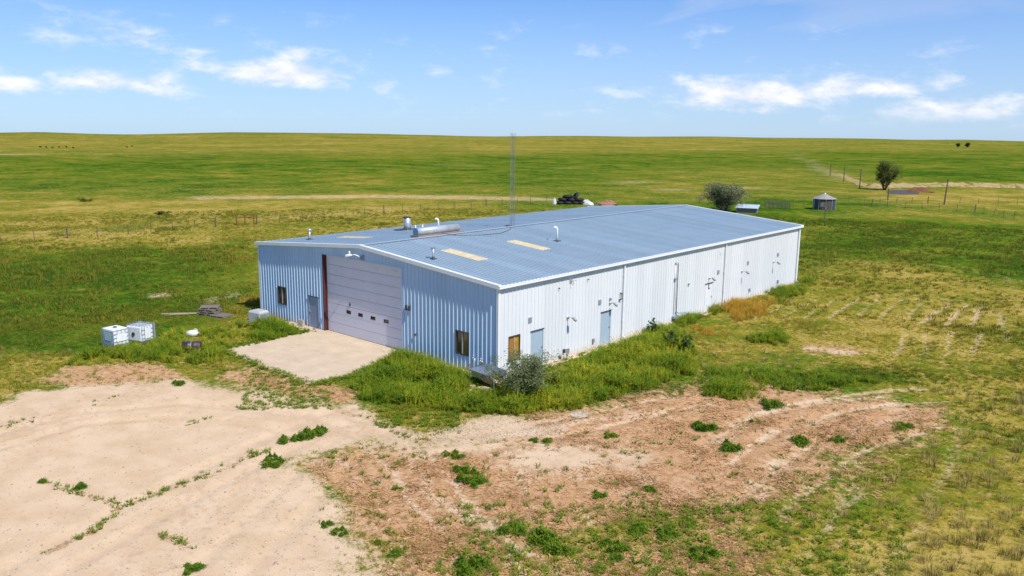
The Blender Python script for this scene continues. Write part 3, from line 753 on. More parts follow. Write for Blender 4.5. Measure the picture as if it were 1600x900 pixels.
# ------------------------------------------------------------------ plants
def tuft_mesh(name, m_, n, h, w, spread, lean, seed, leafy=0):
    r_ = random.Random(seed); V = []; Fc = []
    for i in range(n):
        a = r_.uniform(0, 6.283); d = spread*math.sqrt(r_.random()); bx, by = d*math.cos(a), d*math.sin(a)
        hh = h*r_.uniform(.5, 1.); ln = lean*r_.uniform(.2, 1.)*hh; a2 = a+r_.uniform(-.9, .9); dx, dy = math.cos(a2), math.sin(a2); ww = w*r_.uniform(.7, 1.2)
        px, py = -math.sin(a2+r_.uniform(-1.2, 1.2)), math.cos(a2); q = math.hypot(px, py)+1e-6; px, py = px/q*ww, py/q*ww
        b = len(V)
        V += [(bx-px*.8, by-py*.8, -.02), (bx+px*.8, by+py*.8, -.02), (bx+dx*ln*.35+px, by+dy*ln*.35+py, hh*.55), (bx+dx*ln*.35-px, by+dy*ln*.35-py, hh*.55), (bx+dx*ln, by+dy*ln, hh)]
        Fc += [(b, b+1, b+2, b+3), (b+3, b+2, b+4)]
        for k in range(leafy):
            t = r_.uniform(.15, 1.); cx, cy, cz = bx+dx*ln*t*t, by+dy*ln*t*t, hh*t
            l = w*r_.uniform(2.5, 5.); la = r_.uniform(0, 6.283); ux, uy, uz = math.cos(la)*l, math.sin(la)*l, r_.uniform(-.2, .7)*l; vx, vy = -math.sin(la)*l*.35, math.cos(la)*l*.35
            b = len(V); V += [(cx, cy, cz), (cx+ux*.5+vx, cy+uy*.5+vy, cz+uz*.6), (cx+ux, cy+uy, cz+uz*.7), (cx+ux*.5-vx, cy+uy*.5-vy, cz+uz*.6)]; Fc.append((b, b+1, b+2, b+3))
    me = bpy.data.meshes.new(name); me.from_pydata(V, [], Fc); me.materials.append(m_); me.update(); return me
L_GRASS = leaf_mat('grass_blades', (.075, .150, .012), (.30, .25, .035))
L_WEED = leaf_mat('weed_leaves', (.085, .195, .016), (.27, .34, .03))
L_TALL = leaf_mat('tall_weed_leaves', (.11, .23, .012), (.48, .47, .035))
L_STRAW = leaf_mat('straw_blades', (.25, .20, .04), (.48, .38, .12))
L_GOLD = leaf_mat('gold_weed', (.36, .28, .04), (.62, .36, .05))

def scatter(name, pts, meshes, label, cat):
    """pts: rows x, y, scale, tint; one GN object that sets the given plant meshes out on the ground"""
    P = np.array(pts, float); P = P[~((P[:, 0] > -BW-.05) & (P[:, 0] < .06) & (P[:, 1] > -.05) & (P[:, 1] < BL+.05))]
    n = len(P); me = bpy.data.meshes.new(name)
    me.vertices.add(n); z = terrain(P[:, 0], P[:, 1]); me.vertices.foreach_set('co', np.stack([P[:, 0], P[:, 1], z], -1).ravel())
    for k, v in (('scl', P[:, 2]), ('tint', P[:, 3]), ('rot', rng.random(n)*6.283)):
        a = me.attributes.new(k, 'FLOAT', 'POINT'); a.data.foreach_set('value', v.astype(np.float32))
    a = me.attributes.new('variant', 'INT', 'POINT'); a.data.foreach_set('value', rng.integers(0, len(meshes), n).astype(np.int32))
    o = link(name, me)
    src = bpy.data.collections.new(name+'_source')
    for q in meshes: src.objects.link(bpy.data.objects.new(q.name, q))
    t = bpy.data.node_groups.new(name, 'GeometryNodeTree')
    t.interface.new_socket('Geometry', in_out='INPUT', socket_type='NodeSocketGeometry'); t.interface.new_socket('Geometry', in_out='OUTPUT', socket_type='NodeSocketGeometry')
    N = t.nodes; gi = N.new('NodeGroupInput'); go = N.new('NodeGroupOutput'); ip = N.new('GeometryNodeInstanceOnPoints'); ci = N.new('GeometryNodeCollectionInfo')
    ci.inputs[0].default_value = src; ci.inputs[1].default_value = True; ci.inputs[2].default_value = True
    def na(nm, ty):
        q = N.new('GeometryNodeInputNamedAttribute'); q.data_type = ty; q.inputs[0].default_value = nm; return q.outputs[0]
    cx = N.new('ShaderNodeCombineXYZ'); t.links.new(na('rot', 'FLOAT'), cx.inputs[2])
    t.links.new(gi.outputs[0], ip.inputs['Points']); t.links.new(ci.outputs[0], ip.inputs['Instance']); ip.inputs['Pick Instance'].default_value = True
    t.links.new(na('variant', 'INT'), ip.inputs['Instance Index']); t.links.new(cx.outputs[0], ip.inputs['Rotation']); t.links.new(na('scl', 'FLOAT'), ip.inputs['Scale'])
    t.links.new(ip.outputs[0], go.inputs[0])
    md = o.modifiers.new('scatter', 'NODES'); md.node_group = t
    return tag(o, label, cat, kind='stuff')

SLABS = [[(-15.3, 0), (-15.3, -6.3), (-14.6, -6.95), (-6.2, -7.25), (-5.75, -5.2), (-6.9, 0)], [(.0, 0), (.22, 0), (.22, 38), (0, 38)]]
def ok_slab(x, y, m_=.05):
    k = np.ones(x.shape, bool)
    for s_ in SLABS: k &= sdist(s_, x, y) < m_
    return k
# 1: low grass over the nearer pasture, density follows what covers the ground
def pasture():
    rows = []
    for (n, rmax, rmin, sc0) in ((60000, 62, 8, .8), (36000, 130, 58, 1.6)):
        a = YAW+rng.uniform(-.62, .66, n); d = np.sqrt(rng.uniform(rmin**2, rmax**2, n)); x = CAM[0]+d*np.sin(a); y = CAM[1]+d*np.cos(a)
        M_ = masks(x, y); bare = np.maximum(np.maximum(M_['sand']*1.15, M_['soil']*.93), M_['tan']*.9)
        pr = np.clip(1-bare, .0, 1)*(.35+.65*np.clip(M_['lush']+.5*M_['dry']+fbm(x, y, .5, 70, 3)*1.5, 0, 1))
        k = (rng.random(n) < pr) & ok_slab(x, y)
        t = np.clip(.42+.5*M_['dry']-.42*M_['lush']+1.1*fbm(x, y, .12, 80, 3)+rng.normal(0, .14, n), 0, 1)
        s_ = sc0*np.clip(.75+.9*fbm(x, y, .3, 90, 3)+.3*M_['lush'], .35, 1.7)*rng.uniform(.6, 1.3, n)
        rows.append(np.stack([x, y, s_, t], -1)[k])
    return np.concatenate(rows)
gm = [tuft_mesh('grass_tuft', L_GRASS, 16, .17, .010, .13, .8, i) for i in range(4)]
scatter('pasture_grass', pasture(), gm, 'short green and yellow pasture grass covering the plain', 'grass')

def blob(u, v, ru, rv, n, s0, s1, t0, t1, rows):
    """points in an ellipse outlined on the photograph, laid on the ground; shorter towards its rim"""
    for _ in range(n):
        a = random.uniform(0, 6.283); r_ = math.sqrt(random.random()); r2 = r_*(1+.35*math.sin(a*3+u)+.2*math.sin(a*5+v))
        x, y = G(u+ru*r2*math.cos(a), v+rv*r2*math.sin(a))
        rows.append((x, y, random.uniform(s0, s1)*(1.15-.5*r_), min(1, max(0, random.uniform(t0, t1)))))
def region(poly, n, s0, s1, t0, t1, rows, dens=None):
    P = PX(*poly); xs = [p[0] for p in P]; ys = [p[1] for p in P]
    x = rng.uniform(min(xs), max(xs), n); y = rng.uniform(min(ys), max(ys), n)
    x2 = x+.5*fbm(x, y, .8, 31, 3); y2 = y+.5*fbm(x, y, .8, 37, 3); sd_ = sdist(P, x2, y2)
    k = (sd_ > 0) & ok_slab(x, y, .25) & (rng.random(n) < np.clip(.55+1.4*fbm(x, y, .7, 41, 2), .08, 1))
    f = np.clip(.45+sd_/1.2, .45, 1)*(1+.5*fbm(x, y, .9, 43, 2))
    t = np.clip(rng.uniform(t0, t1, n)+1.*fbm(x, y, .5, 47, 2), 0, 1)
    rows += list(map(tuple, np.stack([x, y, rng.uniform(s0, s1, n)*f, t], -1)[k]))
# 2: tall weeds grown up against the building
tall = []
region(((548, 600), (575, 572), (622, 552), (690, 572), (735, 588), (742, 612), (690, 640), (640, 640), (590, 634), (556, 624)), 2200, .55, 1.0, .0, .6, tall)
region(((690, 640), (745, 612), (800, 620), (862, 592), (925, 556), (1005, 527), (1060, 512), (1090, 545), (1085, 590), (1010, 610), (960, 622), (900, 640), (820, 652), (740, 650)), 5600, .5, 1.05, .05, .75, tall)
region(((1085, 600), (1100, 575), (1180, 575), (1300, 588), (1380, 600), (1300, 612), (1190, 612), (1160, 628), (1105, 628)), 1500, .4, .7, .0, .45, tall)
region(((372, 540), (392, 512), (425, 503), (452, 508), (464, 522), (420, 538)), 900, .5, .85, .0, .5, tall)
region(((90, 575), (130, 552), (200, 540), (330, 545), (370, 556), (330, 572), (200, 568)), 1800, .4, .8, .05, .7, tall)
region(((220, 545), (260, 520), (330, 515), (380, 500), (400, 510), (360, 550)), 1200, .35, .65, .1, .8, tall)
for (u, v, ru, rv, n) in ((1228, 458, 32, 12, 200), (1115, 483, 14, 8, 60), (1066, 505, 10, 6, 40), (1205, 530, 34, 9, 140), (1130, 612, 30, 12, 160), (1030, 520, 20, 8, 90), (1078, 500, 14, 8, 70), (1050, 530, 25, 14, 120), (940, 566, 22, 12, 110), (1262, 440, 16, 6, 60), (480, 548, 0, 0, 0)):
    blob(u, v, ru, rv, n, .45, .85, .0, .35, tall)
tm_ = [tuft_mesh('tall_weed', L_TALL, 14, .95, .016, .20, .35, 20+i, 7) for i in range(3)]+[tuft_mesh('bushy_weed', L_TALL, 16, .62, .015, .16, 1.0, 26+i, 12) for i in range(3)]+[tuft_mesh('leafy_weed', L_WEED, 12, .85, .02, .2, .7, 33+i, 14) for i in range(3)]
scatter('tall_weeds', tall, tm_, 'tall dense green weeds grown up along the steel building', 'weeds')
# 3: gold dried weeds by the far part of the long wall
gold = []
blob(1160, 483, 50, 14, 460, .5, .95, .1, 1, gold); blob(1095, 520, 40, 10, 120, .3, .55, .2, .9, gold); blob(880, 590, 26, 12, 70, .3, .5, .4, 1, gold); blob(395, 470, 14, 8, 40, .4, .6, .2, .8, gold)
scatter('dried_weeds', gold, [tuft_mesh('dried_weed', L_GOLD, 14, .9, .014, .2, .5, 40+i, 4) for i in range(3)], 'golden dried weeds standing beside the long white wall', 'weeds')
# 4: pale straw bunches in the pasture
straw = []
for _ in range(420):
    u, v = random.uniform(1230, 1640), random.uniform(600, 930)
    if (u-1230)/410+(v-600)/330*.5 > random.uniform(.45, 1.2): straw.append((*G(u, v), random.uniform(.5, 1.15), random.random()))
for _ in range(160): straw.append((*G(random.uniform(600, 1250), random.uniform(800, 915)), random.uniform(.3, .6), random.random()))
for _ in range(120): straw.append((*G(random.uniform(1000, 1250), random.uniform(530, 590)), random.uniform(.4, .7), random.random()))
for _ in range(60): straw.append((*G(random.uniform(0, 360), random.uniform(545, 600)), random.uniform(.4, .7), random.random()))
scatter('straw_bunches', straw, [tuft_mesh('straw_bunch', L_STRAW, 34, .5, .008, .16, .75, 60+i) for i in range(3)], 'pale straw coloured bunch grass in the rough pasture', 'grass')
# 5: litter of low weeds over the bare soil
low = []
for _ in range(1700):
    u, v = random.uniform(430, 1460), random.uniform(600, 930); x, y = G(u, v)
    M_ = masks(np.array([x]), np.array([y])); f = float(fbm(np.array([x]), np.array([y]), .45, 77, 2)[0])
    if M_['soil'][0]-M_['sand'][0] > .3 and random.random() < .12+1.9*max(0, f): low.append((x, y, random.uniform(.35, .95), random.random()*.7))
for _ in range(500):
    u, v = random.uniform(380, 520), random.uniform(578, 640); low.append((*G(u, v), random.uniform(.4, .8), random.random()))
for _ in range(700): low.append((*G(random.uniform(700, 1420), random.uniform(790, 930)), random.uniform(.5, 1.1), random.random()*.8))
for (p0, p1, n) in (((60, 752), (185, 790), 26), ((185, 790), (340, 738), 40), ((185, 790), (145, 832), 14), ((145, 832), (70, 866), 12), ((250, 835), (300, 858), 14), ((340, 738), (400, 708), 10), ((385, 712), (420, 706), 14), ((290, 665), (330, 650), 8), ((560, 640), (650, 690), 20), ((600, 850), (700, 898), 20), ((370, 640), (390, 628), 8), ((0, 668), (60, 655), 14), ((150, 630), (180, 622), 6)):
    for _ in range(n):
        t = random.random(); low.append((*G(p0[0]+(p1[0]-p0[0])*t+random.gauss(0, 5), p0[1]+(p1[1]-p0[1])*t+random.gauss(0, 2.5)), random.uniform(.3, .8), random.random()*.8))
for _ in range(420):
    x, y = G(random.uniform(590, 720), random.uniform(620, 668)); low.append((x, y, random.uniform(.4, .9), random.random()*.8))
for _ in range(520): low.append((random.uniform(.25, 1.1), random.uniform(0, 38), random.uniform(.4, 1.1), random.random()))
for _ in range(200): low.append((random.uniform(-6.9, .8), random.uniform(-.95, -.3), random.uniform(.4, 1.), random.random()))
for (ax, ay, bx, by, n) in ((-15.4, -.9, -15.4, -6.5, 170), (-15.0, -6.9, -6.2, -7.35, 90), (-6.0, -7.2, -5.7, -5.0, 60), (-5.8, -5.0, -6.8, -.5, 120), (-18.6, -1.05, -15.4, -1.2, 60)):
    for _ in range(n): t = random.random(); low.append((ax+(bx-ax)*t+random.gauss(0, .22), ay+(by-ay)*t+random.gauss(0, .22), random.uniform(.4, 1.25), random.random()))
wm = [tuft_mesh('low_weed', L_WEED, 11, .20, .013, .14, 1.1, 80+i, 5) for i in range(4)]
P = np.array(low); P = P[ok_slab(P[:, 0], P[:, 1], .35)]
scatter('low_weeds', P, wm, 'scattered low green weeds on the bare reddish yard', 'weeds')
# 6: weed clumps that stand alone in the yard, each one a thing
CLUMP = []
def clump_mesh(seed, rad, h):
    """several ragged lobes of upright leaves, with strays outside them"""
    r_ = random.Random(seed); V = []; Fc = []
    lobes = [(r_.uniform(0, 6.283), r_.uniform(.1, .75)*rad, r_.uniform(.18, .42)*rad, r_.uniform(.5, 1.1)*h) for _ in range(8)]
    for i in range(1700):
        a0, d0, lr, lh = r_.choice(lobes); gx, gy = r_.gauss(0, .55), r_.gauss(0, .55); q = min(1., math.hypot(gx, gy))
        x, y = d0*math.cos(a0)+gx*lr, d0*math.sin(a0)+gy*lr; hh = lh*(1-.75*q)*r_.uniform(.15, 1.1)
        l = r_.uniform(.09, .20); la = r_.uniform(0, 6.283); w = l*.22; ux, uy, uz = math.cos(la)*l*.7, math.sin(la)*l*.7, r_.uniform(.2, 1.3)*l; vx, vy = -math.sin(la)*w, math.cos(la)*w; b = len(V)
        V += [(x, y, hh), (x+ux*.5+vx, y+uy*.5+vy, hh+uz*.6), (x+ux, y+uy, hh+uz), (x+ux*.5-vx, y+uy*.5-vy, hh+uz*.6)]; Fc.append((b, b+1, b+2, b+3))
        if i % 4 == 0:
            b = len(V); V += [(x*.85-.008, y*.85, -.03), (x*.85+.008, y*.85, -.03), (x, y, hh)]; Fc.append((b, b+1, b+2))
    me = bpy.data.meshes.new('weed_clump'); me.from_pydata(V, [], Fc); me.materials.append(L_WEED); me.update(); return me
cms = [clump_mesh(300+i, 1., .5) for i in range(7)]
for i, (u, v, w) in enumerate(((428, 728, 18), (424, 716, 12), (1098, 672, 25), (1140, 702, 20), (1112, 668, 14), (450, 690, 16), (470, 684, 18), (490, 678, 18), (500, 674, 12), (283, 600, 14), (953, 682, 13), (858, 690, 15), (835, 688, 10), (715, 716, 12), (705, 712, 14), (732, 748, 22), (720, 738, 18), (745, 756, 18),
                                (840, 848, 36), (800, 832, 24), (870, 862, 26), (735, 890, 30), (955, 858, 20), (960, 872, 16), (1205, 636, 20), (1250, 695, 22), (1410, 668, 16), (1015, 768, 14), (510, 820, 11), (532, 832, 14), (130, 762, 14), (300, 890, 18), (68, 754, 9), (1180, 660, 10), (1000, 830, 20), (1040, 838, 20), (1100, 870, 24), (1070, 820, 18), (935, 776, 14), (590, 850, 10), (615, 866, 12), (620, 765, 10), (1310, 690, 12))):
    x, y = G(u, v); D = math.dist((x, y), CAM[:2]); R_ = w/FPX*math.hypot(D, 12.8)
    o = link('weed_clump', cms[i % 7], None, (x, y, H(x, y)), random.uniform(0, 6.28)); o.scale = (R_, R_, R_*random.uniform(.85, 1.15))
    mk = {k_: float(v_[0]) for k_, v_ in masks(np.array([x]), np.array([y])).items()}
    if mk['sand'] > .5: tag(o, 'ragged clump of green weeds rooted in the pale packed sand', 'weed', 'weed clumps in the pale sand')
    elif mk['soil'] > .55: tag(o, 'ragged clump of green weeds rooted in the reddish bare soil', 'weed', 'weed clumps in the reddish soil')
    else: tag(o, 'ragged clump of green weeds in the patchy grass edging the soil', 'weed', 'weed clumps in the patchy grass')

# 7: small stones of the yard and dead stems lying on the soil
def stone_mesh(seed):
    r_ = random.Random(seed); V = []; n = 6
    for z, rr in ((-.3, .8), (.25, 1.), (.6, .55)):
        for k in range(n): a = 6.283*k/n+z; q = rr*r_.uniform(.7, 1.15); V.append((q*math.cos(a), q*.8*math.sin(a), z*r_.uniform(.8, 1.1)))
    Fc = [(b+k, b+(k+1) % n, b+n+(k+1) % n, b+n+k) for b in (0, n) for k in range(n)]+[tuple(range(2*n, 3*n))]
    me = bpy.data.meshes.new('stone'); me.from_pydata(V, [], Fc); me.materials.append(mat('yard_stone', (.46, .37, .28), .9, var=.3, rnd=.35)); me.update(); return me
rows = []
for _ in range(9000):
    u, v = random.uniform(-20, 1450), random.uniform(600, 915)**1.; x, y = G(u, v); rows.append((x, y, random.choice((.012, .016, .02, .03))*random.uniform(.8, 1.6), random.random()))
for _ in range(1500): x, y = G(random.uniform(640, 880), random.gauss(672, 13)); rows.append((x, y, random.uniform(.02, .05), random.random()))
P = np.array(rows); M_ = masks(P[:, 0], P[:, 1]); P = P[(np.maximum(M_['sand'], M_['soil']) > .45) & ok_slab(P[:, 0], P[:, 1])]
scatter('yard_stones', P, [stone_mesh(i) for i in range(4)], 'small loose stones strewn over the bare yard', 'stones')
L_LIT = leaf_mat('dead_stems', (.20, .09, .04), (.58, .36, .18), trans=.1)
def litter_mesh(seed):
    r_ = random.Random(seed); V = []; Fc = []
    for i in range(12):
        x, y, a, l, w = r_.gauss(0, .16), r_.gauss(0, .16), r_.uniform(0, 3.14), r_.uniform(.05, .16), r_.uniform(.004, .011); z = r_.uniform(.008, .04); b = len(V)
        dx, dy = math.cos(a)*l, math.sin(a)*l; V += [(x-dx-dy*w/l, y-dy+dx*w/l, z), (x-dx+dy*w/l, y-dy-dx*w/l, z), (x+dx+dy*w/l, y+dy-dx*w/l, z+r_.uniform(-.01, .04)), (x+dx-dy*w/l, y+dy+dx*w/l, z)]; Fc.append((b, b+1, b+2, b+3))
    me = bpy.data.meshes.new('litter'); me.from_pydata(V, [], Fc); me.materials.append(L_LIT); me.update(); return me
u, v = rng.uniform(380, 1480, 16000), rng.uniform(590, 920, 16000); XY = np.array([G(a, b_) for a, b_ in zip(u, v)]); M_ = masks(XY[:, 0], XY[:, 1])
k_ = (rng.random(len(XY)) < np.clip(M_['soil']-1.3*M_['sand']-.6*M_['tan'], 0, 1)*np.clip(.36+1.3*fbm(XY[:, 0], XY[:, 1], .5, 61, 3), .1, 1))
rows = list(map(tuple, np.stack([XY[:, 0], XY[:, 1], rng.uniform(.6, 1.3, len(XY)), rng.random(len(XY))], -1)[k_]))
for (p0, p1) in (((60, 752), (185, 790)), ((185, 790), (340, 738)), ((185, 790), (145, 832)), ((145, 832), (70, 866)), ((250, 835), (300, 858)), ((340, 738), (400, 708)), ((500, 632), (560, 650))):
    for _ in range(16):
        t = random.random(); x, y = G(p0[0]+(p1[0]-p0[0])*t+random.gauss(0, 3), p0[1]+(p1[1]-p0[1])*t+random.gauss(0, 1.2)); rows.append((x, y, random.uniform(.25, .55), random.random()*.7))
scatter('plant_litter', rows, [litter_mesh(i) for i in range(5)], 'dead stems and plant litter on the reddish soil', 'litter')

# ---- trees and shrubs
def foliage(mb_v, mb_f, centres, n, lo, hi, asp, r_, flat=.5):
    for i in range(n):
        c, rad = r_.choice(centres); d = Vector((r_.gauss(0, 1), r_.gauss(0, 1), r_.gauss(0, 1))).normalized()*rad*(r_.random()**.4)
        p = c+Vector((d.x, d.y, d.z*.85)); l = r_.uniform(lo, hi); u = Vector((r_.gauss(0, 1), r_.gauss(0, 1), r_.gauss(0, flat))).normalized()*l
        w = u.cross(Vector((r_.gauss(0, 1), r_.gauss(0, 1), r_.gauss(0, 1)))).normalized()*l*asp; b = len(mb_v)
        mb_v += [tuple(p-u*.5), tuple(p+w*.5), tuple(p+u*.5), tuple(p-w*.5)]; mb_f.append((b, b+1, b+2, b+3))
def tree(name, label, cat, x, y, w, h, m_leaf, seed, nl, leaf, trunk_h=.2, stems=5, group=None, bark=None, asp=.4, openk=1.):
    r_ = random.Random(seed); t = thing(name, label, cat, (x, y, H(x, y)), 0, group); bark = bark or mat('bark', (.12, .09, .065), .9, var=.3, vscale=8)
    tips = []; mb = MB()
    for s_ in range(stems):
        a = 6.283*s_/stems+r_.uniform(-.4, .4); sp = r_.uniform(.25, .95)
        top = Vector((math.cos(a)*w*.46*sp, math.sin(a)*w*.46*sp, h*(.98-.45*sp*sp)*r_.uniform(.85, 1.)))
        base = Vector((math.cos(a)*.05*w*.5, math.sin(a)*.05*w*.5, -.1)); mid = base.lerp(top, .5)+Vector((r_.gauss(0, .05)*w, r_.gauss(0, .05)*w, h*.06)); r0 = .022*h
        mb.tube([base, base.lerp(mid, .5), mid, mid.lerp(top, .6), top], [r0, r0*.8, r0*.55, r0*.35, r0*.12], 6)
        for k in range(6):
            q = (base.lerp(mid, r_.uniform(.45, 1)) if k == 5 else mid.lerp(top, r_.random())) if k else top
            e = q+Vector((r_.gauss(0, 1), r_.gauss(0, 1), r_.gauss(.35, .6)))*w*.14; e.z = min(max(e.z, h*trunk_h), h*.97)
            mb.tube([q, q.lerp(e, .5)+Vector((0, 0, .02*h)), e], [r0*.3, r0*.2, r0*.08], 4, False); tips.append((e, w*r_.uniform(.07, .15)*openk)); tips.append((q, w*r_.uniform(.06, .11)*openk))
    mb.build('trunk', bark, t, True)
    V, Fc = [], []; foliage(V, Fc, tips, nl, leaf*.6, leaf*1.3, asp, r_)
    me = bpy.data.meshes.new('crown'); me.from_pydata(V, [], Fc); me.materials.append(m_leaf); me.update(); link('crown', me, t)
    return t
L_OLIVE = leaf_mat('silver_olive_leaves', (.085, .12, .04), (.28, .32, .15), .5, .2, .3)
L_SILVER = leaf_mat('silver_far_leaves', (.13, .15, .07), (.40, .42, .27), .5, .2, .3)
L_TREE = leaf_mat('tree_leaves', (.09, .12, .025), (.24, .26, .07), up=.3)
L_FAR = leaf_mat('dark_shrub_leaves', (.025, .05, .018), (.06, .085, .03))
tree('olive_shrub', 'silvery grey-green shrub at the building corner beside the steel sink', 'shrub', 3.0, -1.5, 3.1, 2.35, L_OLIVE, 5, 12000, .10, .1, 10, openk=1.1)
tree('olive_shrub', 'broad round silvery tree behind the far end of the roof', 'tree', -33.9, 90.5, 7.0, 4.0, L_SILVER, 11, 13000, .27, .08, 12, openk=1.25)
tree('cottonwood_tree', 'leafy green tree standing alone beside the muddy pond', 'tree', -31.9, 162.5, 5.8, 6.3, L_TREE, 17, 8000, .30, .12, 11, openk=1.2)
for (u, v, w, h) in ((1497, 225, 4, 3.4), (1512, 225.5, 5, 3.8)):
    d = Fv+Rv*(u-800)/FPX-Uv*(v-450)/FPX; Dn = 800; q = CAM+d*Dn/np.linalg.norm(d[:2])
    tree('far_tree', 'small dark tree on the far slope below the skyline', 'tree', q[0], q[1], w, h, L_FAR, int(u), 900, .8, .05, 7, 'trees on the far slope')
for i in range(8):
    u = 62+i*11+random.uniform(-4, 4)+(70 if i > 5 else 0); v = 228+random.uniform(-1, 1.5); x, y = G(u, v)
    tree('far_shrub', 'tiny dark shrub in a loose row on the far pasture', 'shrub', x, y, 1.1, .9, L_FAR, 400+i, 130, .4, .0, 4, 'shrubs dotted over the far pasture')
for i, (u, v) in enumerate(((250, 336), (134, 315))):
    x, y = G(u, v); tree('field_shrub', 'small dark shrub alone in the yellow pasture', 'shrub', x, y, 2.0, .5, L_FAR, 440+i, 300, .22, .0, 4, 'shrubs in the yellow pasture')
# small dead tree in front of the round bin
x, y = G(1288, 344); dt = thing('dead_tree', 'small bare dead tree in front of the round metal bin', 'tree', (x, y, H(x, y)))
r_ = random.Random(3); mb = MB(); DB = mat('dead_wood', (.16, .13, .11), .9, var=.3, vscale=8)
mb.tube([(0, 0, -.1), (.05, .05, .8), (0, .1, 1.5)], [.09, .07, .05], 6); mb.build('trunk', DB, dt)
for k in range(9):
    a = r_.uniform(0, 6.28); z = r_.uniform(.7, 1.5); l = r_.uniform(.4, .9)
    MB().tube([(.03, .05, z), (.03+math.cos(a)*l*.5, .05+math.sin(a)*l*.5, z+.3), (.03+math.cos(a)*l, .05+math.sin(a)*l, z+.55)], [.03, .02, .008], 5).build('branch', DB, dt)
# dark broad-leaved plants at the long wall
L_DARK = leaf_mat('dark_broad_leaves', (.045, .10, .02), (.13, .21, .045))
for i, (u, v) in enumerate(((1046, 545), (1072, 552), (1020, 530))):
    x, y = G(u, v); tree('broadleaf_plant', 'dark broad-leaved plant standing in the weeds by the long wall', 'plant', x, y, .9, 1.35, L_DARK, 500+i, 260, .16, .05, 6, 'dark plants in the weeds', asp=.6)

# ------------------------------------------------------------------ things lying about
STEEL = mat('stainless', (.62, .62, .63), .28, .85, var=.12)
sk = thing('steel_sink', 'old stainless steel sink table by the building corner', 'sink', (.42, -1.25, 0), -.12)
RUST = mat('rusty_panel', (.36, .22, .12), .7, var=.3, vscale=5)
finish_bevel(MB().box(-1.0, -.42, .72, 1.0, .42, .76).box(-1.0, .40, .76, 1.0, .43, .98).build('counter_top', STEEL, sk), .01)
MB().box(-.85, -.35, .46, .0, .35, .718).build('basin', STEEL, sk)
MB().box(.1, -.38, .35, .85, -.36, .718).build('apron_panel', RUST, sk)
for (a, b_) in ((-.94, -.36), (.94, -.36), (-.94, .36), (.94, .36)): MB().tube([(a, b_, 0), (a, b_, .72)], .025, 8).build('leg', GALV, sk)
def rubble(x, y, s_, seed):
    r_ = random.Random(seed); n = 7; mb = MB(); pts = [(s_*(.7+.4*r_.random())*math.cos(6.283*i/n), s_*.6*(.7+.4*r_.random())*math.sin(6.283*i/n)) for i in range(n)]
    lo = [(a, b_, -.05) for a, b_ in pts]; hi = [(a*.85, b_*.85, .16*s_+.06*r_.random()) for a, b_ in pts]; mb.quad(*hi)
    for i in range(n): mb.quad(lo[i], lo[(i+1) % n], hi[(i+1) % n], hi[i])
    o = mb.build('concrete_chunk', CONC, None, False, (x, y, H(x, y)+.0), r_.uniform(0, 6)); finish_bevel(o, .02)
    tag(o, 'broken pale concrete chunk in the weeds beside the sink', 'rubble', 'concrete chunks by the sink')
for i, (u, v, s_) in enumerate(((750, 612, .7), (735, 604, .45), (722, 598, .4), (762, 622, .5))): rubble(*G(u, v), s_, i)
x, y = G(905, 648); mb = MB().tube([(0, 0, -.04), (0, 0, .045)], .42, 24); o = mb.build('round_lid', mat('pale_lid', (.52, .46, .38), .8, dirt=(.35, .25, .17)), None, False, (x, y, H(x, y)+.02)); tag(o, 'pale round lid lying flat on the soil past the weeds', 'lid'); finish_bevel(o, .01)
# IBC tanks
CAGE = mat('cage_steel', (.24, .28, .33), .5, .3)
def ibc(label, x, y, rz, lying):
    t = thing('water_tank', label, 'tank', (x, y, H(x, y)), rz); PL = mat('tank_plastic', (.74, .78, .82), .4, var=.08, dirt=(.5, .52, .5)); tilt = None
    def add(mb, nm, m_, b=0):
        if lying: mb.v = [(p[0], -(p[2]-.58), p[1]+.5) for p in mb.v]; mb.f = [f[::1] for f in mb.f]
        o = mb.build(nm, m_, t)
        return finish_bevel(o, b, 3) if b else o
    add(MB().box(-.57, -.47, .16, .57, .47, 1.12), 'bottle', PL, .09)
    add(MB().tube([(0, 0, 1.1), (0, 0, 1.17)], .11, 14), 'cap', DARK)
    for z in (.2, .42, .64, .86, 1.08): mb = MB(); P = [(-.6, -.5, z), (.6, -.5, z), (.6, .5, z), (-.6, .5, z), (-.6, -.5, z)]; [mb.tube(P[i:i+2], .012, 5) for i in range(4)]; add(mb, 'cage_ring', CAGE)
    for i in range(6):
        mb = MB()
        for s_ in (-.5, .5): mb.tube([(-.6+.24*i, s_, .14), (-.6+.24*i, s_, 1.1)], .012, 5)
        add(mb, 'cage_bar', CAGE)
    for i in range(1, 4):
        mb = MB()
        for s_ in (-.6, .6): mb.tube([(s_, -.5+.25*i, .14), (s_, -.5+.25*i, 1.1)], .012, 5)
        add(mb, 'cage_bar', CAGE)
    mb = MB().box(-.6, -.5, .1, .6, .5, .14)
    for a in (-.55, 0, .47): mb.box(a, -.5, .0, a+.09, .5, .1)
    add(mb, 'pallet', GREY)
    add(MB().box(-.25, -.525, .45, .35, -.515, .95), 'label_plate', mat('tank_plate', (.40, .55, .60), .4))
    add(MB().box(.602, -.3, .4, .612, .3, .85), 'label_plate', mat('tank_plate2', (.80, .82, .84), .4))
ibc('upright white plastic tank in a wire cage with a blue-grey plate', -20.45, -10.55, .15, False)
ibc('white caged plastic tank tipped on its side beside the upright one', -20.75, -8.95, .35, True)
